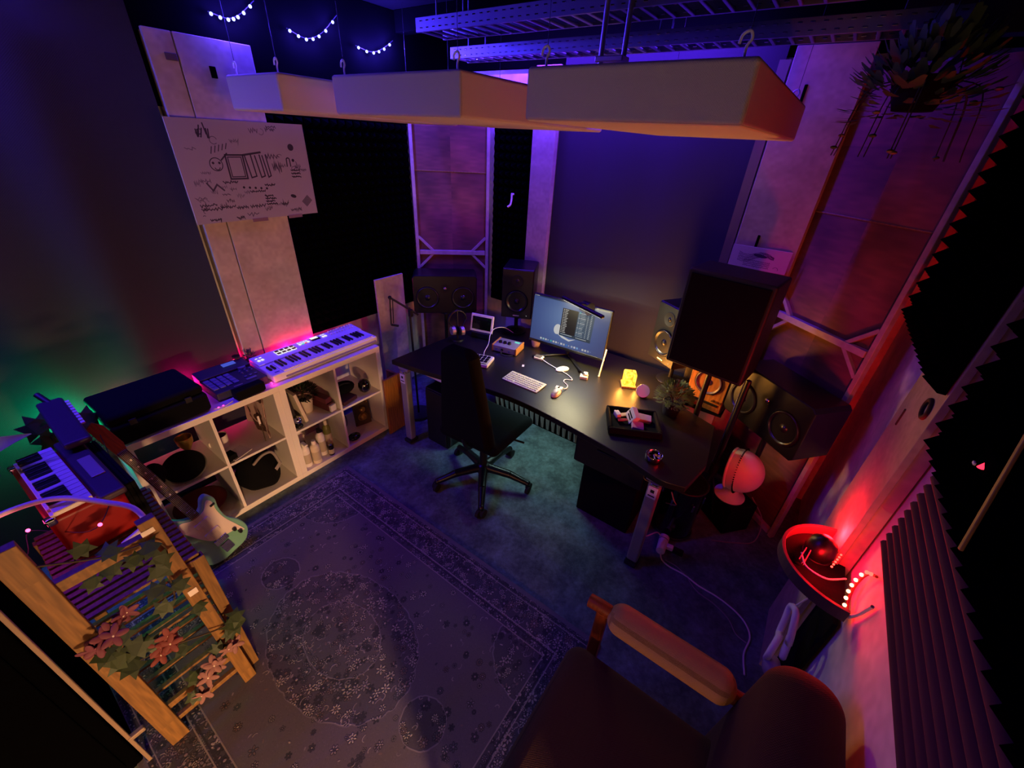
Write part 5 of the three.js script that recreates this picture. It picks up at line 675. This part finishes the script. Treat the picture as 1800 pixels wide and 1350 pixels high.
// ================================================================ electric guitar leaning on the shelf
{
  const g = thing('electric_guitar', 'pale green electric guitar with cream pickguard leaning on the shelf', 'guitar');
  const E = V(0.185, 0.035, 0.275), H = V(-0.045, 0.93, 0.035), a = H.clone().sub(E).normalize(), n0 = V(0.08, 0.3, 1), xx = a.clone().cross(n0).normalize(), nn = xx.clone().cross(a).normalize();
  g.quaternion.setFromRotationMatrix(new THREE.Matrix4().makeBasis(xx, a, nn)); g.position.copy(E); g.scale.set(0.84, 1, 1);
  const body = ext(shapeOf([[0, 0], [0.1, 0.005], [0.155, 0.06], [0.15, 0.13], [0.115, 0.2], [0.12, 0.27], [0.14, 0.33], [0.12, 0.375], [0.085, 0.37], [0.045, 0.33], [0.0, 0.32], [-0.05, 0.34], [-0.1, 0.385], [-0.14, 0.37], [-0.15, 0.31], [-0.13, 0.24], [-0.125, 0.18], [-0.165, 0.1], [-0.13, 0.03], [-0.06, 0.002]], 90), 0.03, 0.008, 3);
  part(g, 'body', body, M.teal, [0, 0, -0.03]);
  part(g, 'pickguard', ext(shapeOf([[-0.03, 0.14], [0.03, 0.12], [0.09, 0.1], [0.13, 0.06], [0.12, 0.12], [0.1, 0.2], [0.1, 0.27], [0.115, 0.33], [0.1, 0.35], [0.05, 0.315], [-0.02, 0.31], [-0.08, 0.34], [-0.11, 0.32], [-0.09, 0.25], [-0.06, 0.18]], 60), 0.003), M.pick, [0, 0, 0.0085]);
  for (const [y, w] of [[0.185, 0.09], [0.265, 0.09]]) part(g, 'pickup', rb(w, 0.03, 0.008, 0.006), M.cream, [0, y, 0.0145]);
  part(g, 'bridge', rb(0.085, 0.035, 0.012, 0.004), M.chrome, [0, 0.115, 0.014]); part(g, 'tailpiece', rb(0.06, 0.06, 0.008, 0.006), M.chrome, [0.0, 0.06, 0.012]);
  for (const [x, y] of [[0.09, 0.11], [0.105, 0.075]]) part(g, 'knob', cyl(0.011, 0.012, 0.014, 18).rotateX(Math.PI / 2), M.satin, [x, y, 0.018]); part(g, 'switch', rb(0.03, 0.012, 0.006, 0.002), M.rubber, [0.105, 0.31, 0.014]);
  part(g, 'neck', rb(0.05, 0.5, 0.024, 0.01, 3), M.teak, [0, 0.56, 0.004]); const fb = part(g, 'fretboard', rb(0.05, 0.49, 0.006, 0.002), mat(0x2a1a12, 0.5), [0, 0.565, 0.018]); for (let k = 0; k < 20; k++) part(fb, 'fret', rb(0.048, 0.002, 0.002, 0.0008), M.chrome, [0, 0.235 - 0.49 * (1 - Math.pow(2, -k / 12)) * 1.4, 0.0035]); for (const y of [0.19, 0.145, 0.1, 0.06, 0.0, -0.06]) part(fb, 'inlay', cyl(0.005, 0.005, 0.001, 12).rotateX(Math.PI / 2), M.pick, [0, y, 0.0032]);
  part(g, 'headstock', ext(shapeOf([[-0.025, 0.8], [0.025, 0.8], [0.04, 0.84], [0.035, 0.95], [0.01, 0.985], [-0.03, 0.97], [-0.028, 0.86]]), 0.014, 0.002), M.teak, [0, 0, -0.006]); for (let k = 0; k < 6; k++) part(g, 'tuner', rod([-0.03, 0.85 + k * 0.02, 0.0], [-0.05, 0.85 + k * 0.02, 0.0], 0.004, 8), M.chrome);
  for (let k = 0; k < 6; k++) part(g, 'string', rod([-0.02 + k * 0.008, 0.1, 0.024], [-0.016 + k * 0.0064, 0.82, 0.026], 0.0006, 5), M.steel);
}

// ================================================================ pine rack with instruments and garland on the left
{
  const g = thing('pine_rack', 'open pine rack with slatted shelves wrapped in leaves', 'rack', [0, 0.0115, 0]);
  part(g, 'post', rb(0.048, 1.06, 0.03, 0.003), M.pine, [-0.085, 0.53, 0.98], [0, 0, 0.03]); part(g, 'post', rb(0.06, 1.18, 0.03, 0.003), M.pine, [-0.35, 0.59, 0.98], [0, 0, 0.02]); part(g, 'post', rb(0.04, 0.76, 0.03, 0.003), M.pine, [-0.03, 0.38, 0.93]); part(g, 'post', rb(0.04, 0.76, 0.03, 0.003), M.pine, [-0.03, 0.38, 0.42]); part(g, 'post', rb(0.04, 0.76, 0.03, 0.003), M.pine, [-0.35, 0.38, 0.42]);
  part(g, 'cross_bar', rb(0.3, 0.04, 0.026, 0.003), M.pine, [-0.24, 0.975, 0.965]); part(g, 'side_bar', rb(0.11, 0.03, 0.024, 0.003), M.pine, [-0.07, 0.745, 0.93]); part(g, 'side_bar', rb(0.02, 0.03, 0.54, 0.003), M.pine, [-0.03, 0.745, 0.67]); part(g, 'side_bar', rb(0.02, 0.03, 0.54, 0.003), M.pine, [-0.35, 0.745, 0.67]);
  part(g, 'bottom_bar', rb(0.26, 0.03, 0.02, 0.003), M.pine, [-0.2, 0.2, 0.97]); part(g, 'bottom_bar', rb(0.26, 0.024, 0.02, 0.003), M.pine, [-0.2, 0.1, 0.97]);
  const sg = rb(0.34, 0.012, 0.022, 0.003, 1); for (let k = 0; k < 17; k++) part(g, 'slat', sg, M.pine, [-0.19, 0.766, 0.41 + k * 0.032]); for (let k = 0; k < 7; k++) part(g, 'slat', sg, M.pine, [-0.19, 0.222, 0.48 + k * 0.07]); for (let k = 0; k < 7; k++) part(g, 'slat', sg, M.pine, [-0.19, 0.5, 0.48 + k * 0.07]);
  part(g, 'printed_label', rb(0.034, 0.02, 0.002, 0.0008), M.paper, [-0.11, 1.02, 0.997], [0, 0, 0.03]); part(g, 'printed_label', rb(0.028, 0.028, 0.002, 0.0008), M.paper, [-0.09, 0.68, 0.997], [0, 0, 0.03]);
}
{ const g = thing('flight_case', 'black cabinet with a pale metal edge left of the pine rack', 'cabinet', [-0.75, 0, 0.66]); part(g, 'carcass', rb(0.6, 0.98, 0.58, 0.008), M.foam, [0, 0.49, 0]); part(g, 'corner_edge', rb(0.012, 1.02, 0.012, 0.003), mat(0x8a7762, 0.4), [0.315, 0.51, 0.31]); part(g, 'edge_clip', rb(0.05, 0.02, 0.02, 0.004), mat(0x8a7762, 0.4), [0.335, 0.2, 0.31]); part(g, 'door', rb(0.54, 0.9, 0.01, 0.004), M.foam, [-0.01, 0.5, 0.292]); }
{ // red accordion lying on the rack
  const g = thing('accordion', 'red pearl accordion with piano keys lying on the pine rack', 'accordion', [-0.2, 0.785, 0.5], 0.05);
  part(g, 'body', rb(0.2, 0.2, 0.44, 0.02, 3), M.red, [0, 0.1, -0.08]); part(g, 'key_bed', rb(0.11, 0.012, 0.43, 0.004), M.keywhite, [-0.03, 0.206, -0.08]);
  const wk = rb(0.1, 0.01, 0.0275, 0.002, 1), bk = rb(0.062, 0.012, 0.019, 0.003, 1); for (let k = 0; k < 15; k++) { part(g, 'white_key', wk, M.keywhite, [-0.025, 0.216, -0.285 + k * 0.0292]); if ([0, 1, 3, 4, 5].includes(k % 7) && k < 14) part(g, 'black_key', bk, M.keyblack, [-0.044, 0.226, -0.27 + k * 0.0292]); }
  part(g, 'grille', rb(0.075, 0.03, 0.5, 0.01), mat(0x3a2a3a, 0.5), [0.07, 0.2, -0.08]); part(g, 'grille_plate', rb(0.04, 0.006, 0.16, 0.003), M.alu, [0.075, 0.217, -0.05]); const be = []; for (let k = 0; k < 9; k++) be.push(at(rb(0.014, 0.18, 0.4, 0.005, 1), 0.108 + k * 0.0035, 0.1, -0.08)); part(g, 'bellows', merge([be[0], be[4], be[8]]), M.matte); for (const z of [-0.29, 0.13]) part(g, 'chrome_corner', rb(0.03, 0.03, 0.03, 0.008), M.chrome, [-0.09, 0.19, z]);
}
solo('white_strap', (() => { const g = tube([[-0.5, 1.03, 0.62], [-0.36, 1.04, 0.58], [-0.25, 1.03, 0.6], [-0.15, 1.01, 0.72], [-0.1, 0.99, 0.8], [-0.1, 0.96, 0.86], [-0.17, 0.94, 0.88]], 0.009, 60, 8); return g; })(), mat(0xcfc4cf, 0.6), 'white strap curving over the accordion keys', 'strap');
{ const g = thing('melodica', 'dark keyboard instrument with pale keys behind the accordion', 'instrument', [-0.12, 0.785, 0.12]); part(g, 'stand', rb(0.06, 0.24, 0.1, 0.01), M.matte, [0, 0.12, 0]); part(g, 'body', rb(0.085, 0.03, 0.4, 0.012), mat(0x34283c, 0.5), [0, 0.255, -0.02], [0.06, 0, 0]); const k1 = rb(0.02, 0.008, 0.02, 0.002, 1); for (let k = 0; k < 9; k++) part(g, 'key', k1, M.keywhite, [0.045, 0.262 + 0.0015 * (4 - k), -0.17 + k * 0.026]); part(g, 'mouthpiece', rod([0, 0.27, -0.2], [-0.02, 0.3, -0.26], 0.012), M.black); }

// leaves, flowers and fairy lights
const ivyShape = shapeOf([[0, -0.03], [0.012, -0.012], [0.036, -0.018], [0.026, 0.006], [0.032, 0.03], [0.012, 0.024], [0, 0.046], [-0.012, 0.024], [-0.032, 0.03], [-0.026, 0.006], [-0.036, -0.018], [-0.012, -0.012]]);
const ivyG = (() => { const g = ext(ivyShape, 0.0012); const p = g.attributes.position; for (let i = 0; i < p.count; i++) p.setZ(i, p.getZ(i) - 6 * p.getX(i) ** 2 - 3 * p.getY(i) ** 2); g.computeVertexNormals(); return g; })();
const petalG = (() => { const g = sph(0.013, 10, 7).scale(0.75, 1.5, 0.25); g.translate(0, 0.018, 0.004); return g; })();
{
  const g = thing('leaf_garland', 'artificial ivy garland with pink flowers wound round the pine rack', 'garland', [0, 0, 0]); const R = rng(55);
  part(g, 'vine', tube([[-0.33, 1.1, 0.99], [-0.22, 1.03, 1.0], [-0.1, 0.98, 1.01], [-0.12, 0.85, 1.02], [-0.16, 0.7, 1.01], [-0.3, 0.7, 1.01], [-0.33, 0.6, 1.01], [-0.22, 0.55, 1.02], [-0.08, 0.45, 1.01], [-0.03, 0.42, 1.0], [-0.12, 0.3, 1.01], [-0.2, 0.28, 1.0], [-0.24, 0.2, 1.01]], 0.003, 90, 5), M.stem);
  const spots = [[-0.13, 1.0, 1.02, 1.2], [-0.11, 0.94, 1.02, 1.1], [-0.16, 0.98, 1.02, 1], [-0.2, 1.04, 1.0, 1.1], [-0.25, 1.08, 0.99, 1], [-0.14, 0.88, 1.02, 1.2], [-0.16, 0.82, 1.02, 1.2], [-0.12, 0.8, 1.02, 1.1], [-0.18, 0.75, 1.02, 1.1], [-0.3, 0.72, 1.02, 1.3], [-0.28, 0.66, 1.02, 1.5], [-0.33, 0.66, 1.02, 1.3], [-0.31, 0.6, 1.03, 1.4], [-0.25, 0.62, 1.02, 1.2], [-0.34, 0.72, 1.02, 1.2], [-0.04, 0.43, 1.01, 1.4], [-0.02, 0.45, 1.0, 1.2], [-0.06, 0.4, 1.02, 1], [-0.12, 0.36, 1.01, 1], [-0.2, 0.3, 1.0, 1.1], [-0.16, 0.26, 1.01, 1.1], [-0.1, 0.62, 1.0, 1], [-0.2, 0.5, 1.0, 1], [-0.24, 0.22, 1.01, 1], [-0.22, 0.9, 0.9, 1.2], [-0.28, 0.88, 0.88, 1.1], [-0.17, 0.92, 0.92, 1.1]];
  for (const [x, y, z, s] of spots) { const l = part(g, 'leaf', ivyG, R() < 0.35 ? M.leaf : M.leafdark, [x + 0.02 * (R() - 0.5), y, z + 0.02 * R()], [-0.4 - 0.7 * R(), 0.8 * (R() - 0.5), 6.28 * R()]); l.scale.setScalar(s * 0.8); }
  for (const [x, y, z, n, m] of [[-0.31, 0.78, 1.03, 3, 0], [-0.35, 0.76, 1.03, 2, 0], [-0.25, 0.8, 1.0, 2, 0], [-0.2, 0.6, 1.03, 3, 1], [-0.24, 0.58, 1.03, 2, 1], [-0.14, 0.32, 1.03, 3, 2], [-0.18, 0.3, 1.03, 2, 2], [-0.08, 0.34, 1.02, 2, 2], [-0.22, 0.22, 1.03, 2, 2]]) {
    const fm = [mat(0x6a3444, 0.7), mat(0x6c2c26, 0.7), mat(0x805a54, 0.7)][m];
    for (let q = 0; q < n; q++) { const c = V(x + 0.03 * (R() - 0.5), y + 0.03 * (R() - 0.5), z + 0.02 * R()), a0 = R() * 6; const fl = part(g, 'flower', sph(0.007, 8, 6), M.cream, c.toArray(), [-0.5 * R(), 0.6 * (R() - 0.5), a0]); for (let k = 0; k < 5; k++) part(fl, 'petal', petalG, fm, [0, 0, 0], [0.35, 0, k * 1.257]); }
  }
}
{ const g = thing('fairy_lights', 'string of small red fairy lights draped over the accordion', 'string lights', [0, 0, 0]); const gl = glow([1, 0.04, 0.15], 10); part(g, 'wire', tube([[-0.42, 0.95, 0.72], [-0.37, 0.92, 0.68], [-0.345, 0.905, 0.53], [-0.29, 0.905, 0.6], [-0.2, 0.99, 0.8], [-0.08, 0.92, 0.4], [-0.035, 0.9, 0.0]], 0.0015, 60, 5), M.cableblack); for (const p of [[-0.345, 0.91, 0.53], [-0.288, 0.91, 0.587], [-0.378, 0.91, 0.68], [-0.035, 0.905, -0.0], [-0.19, 0.995, 0.8]]) part(g, 'bulb', sph(0.006, 10, 8), gl, p); for (const p of [[-0.36, 0.96, 0.58], [-0.4, 1.0, 0.66], [-0.43, 0.95, 0.45]]) pointLight('fairy_glow', [1, 0.04, 0.2], 0.012, p, g, 1); }
function blade(L, W, bend) { const g = new THREE.PlaneGeometry(W, L, 4, 10), p = g.attributes.position; for (let i = 0; i < p.count; i++) { const t = (p.getY(i) + L / 2) / L; const w = Math.sin(Math.PI * Math.min(0.97, 0.12 + t * 0.86)); p.setXYZ(i, p.getX(i) * w, t * L * (1 - 0.25 * bend * t), bend * L * t * t * 0.6 - 4 * p.getX(i) ** 2); } g.computeVertexNormals(); return g; }
{ const g = thing('large_leaf_plant', 'tall house plant with broad dark leaves by the left curtain', 'plant', [-0.6, 0, 0.12]); part(g, 'pot', lathe([[0, 0], [0.1, 0], [0.13, 0.24], [0.12, 0.24], [0, 0.22]]), M.black); const R = rng(41);
  for (let k = 0; k < 13; k++) { const a = -0.9 + 2.7 * R(), h = 0.75 + 0.5 * R(), d = 0.1 + 0.16 * R(); const st = part(g, 'stalk', tube([[0, 0.22, 0], [0.3 * d * Math.sin(a), h * 0.6, 0.3 * d * Math.cos(a)], [d * Math.sin(a), h, d * Math.cos(a)]], 0.005, 14, 6), M.leaf); part(st, 'leaf', blade(0.2 + 0.08 * R(), 0.1, 0.9 + 0.5 * R()), k % 4 === 0 ? M.leafolive : M.leafdark, [d * Math.sin(a), h, d * Math.cos(a)], [0.3 + 0.6 * R(), a, 0]); }
  for (let k = 0; k < 5; k++) part(g, 'young_blade', blade(0.3, 0.035, 0.5), mat(0x7a7a30, 0.5), [0.02 * k, 0.75 + 0.02 * k, 0.05], [0.2, 0.9 + 0.25 * k, -0.2 * k]); }
{ const g = thing('star_leaf_spray', 'dark pointed leaf spray standing against the green glow', 'plant', [-0.17, 0.0, -0.12]); part(g, 'stem', rod([0, 0, 0], [0, 0.9, 0.0], 0.006), M.stem); for (const [x, y, r] of [[-0.02, 0.94, 0.3], [0.06, 0.93, 1.4], [0.12, 0.9, -0.5], [0.0, 0.87, 2.2]]) { const l = part(g, 'leaf', ivyG, M.leafdark, [x, y, 0], [-0.3, 0.3, r]); l.scale.setScalar(1.7); } part(g, 'pot', lathe([[0, 0], [0.05, 0], [0.06, 0.1], [0, 0.09]]), M.black); }

renderer.render(scene, camera);
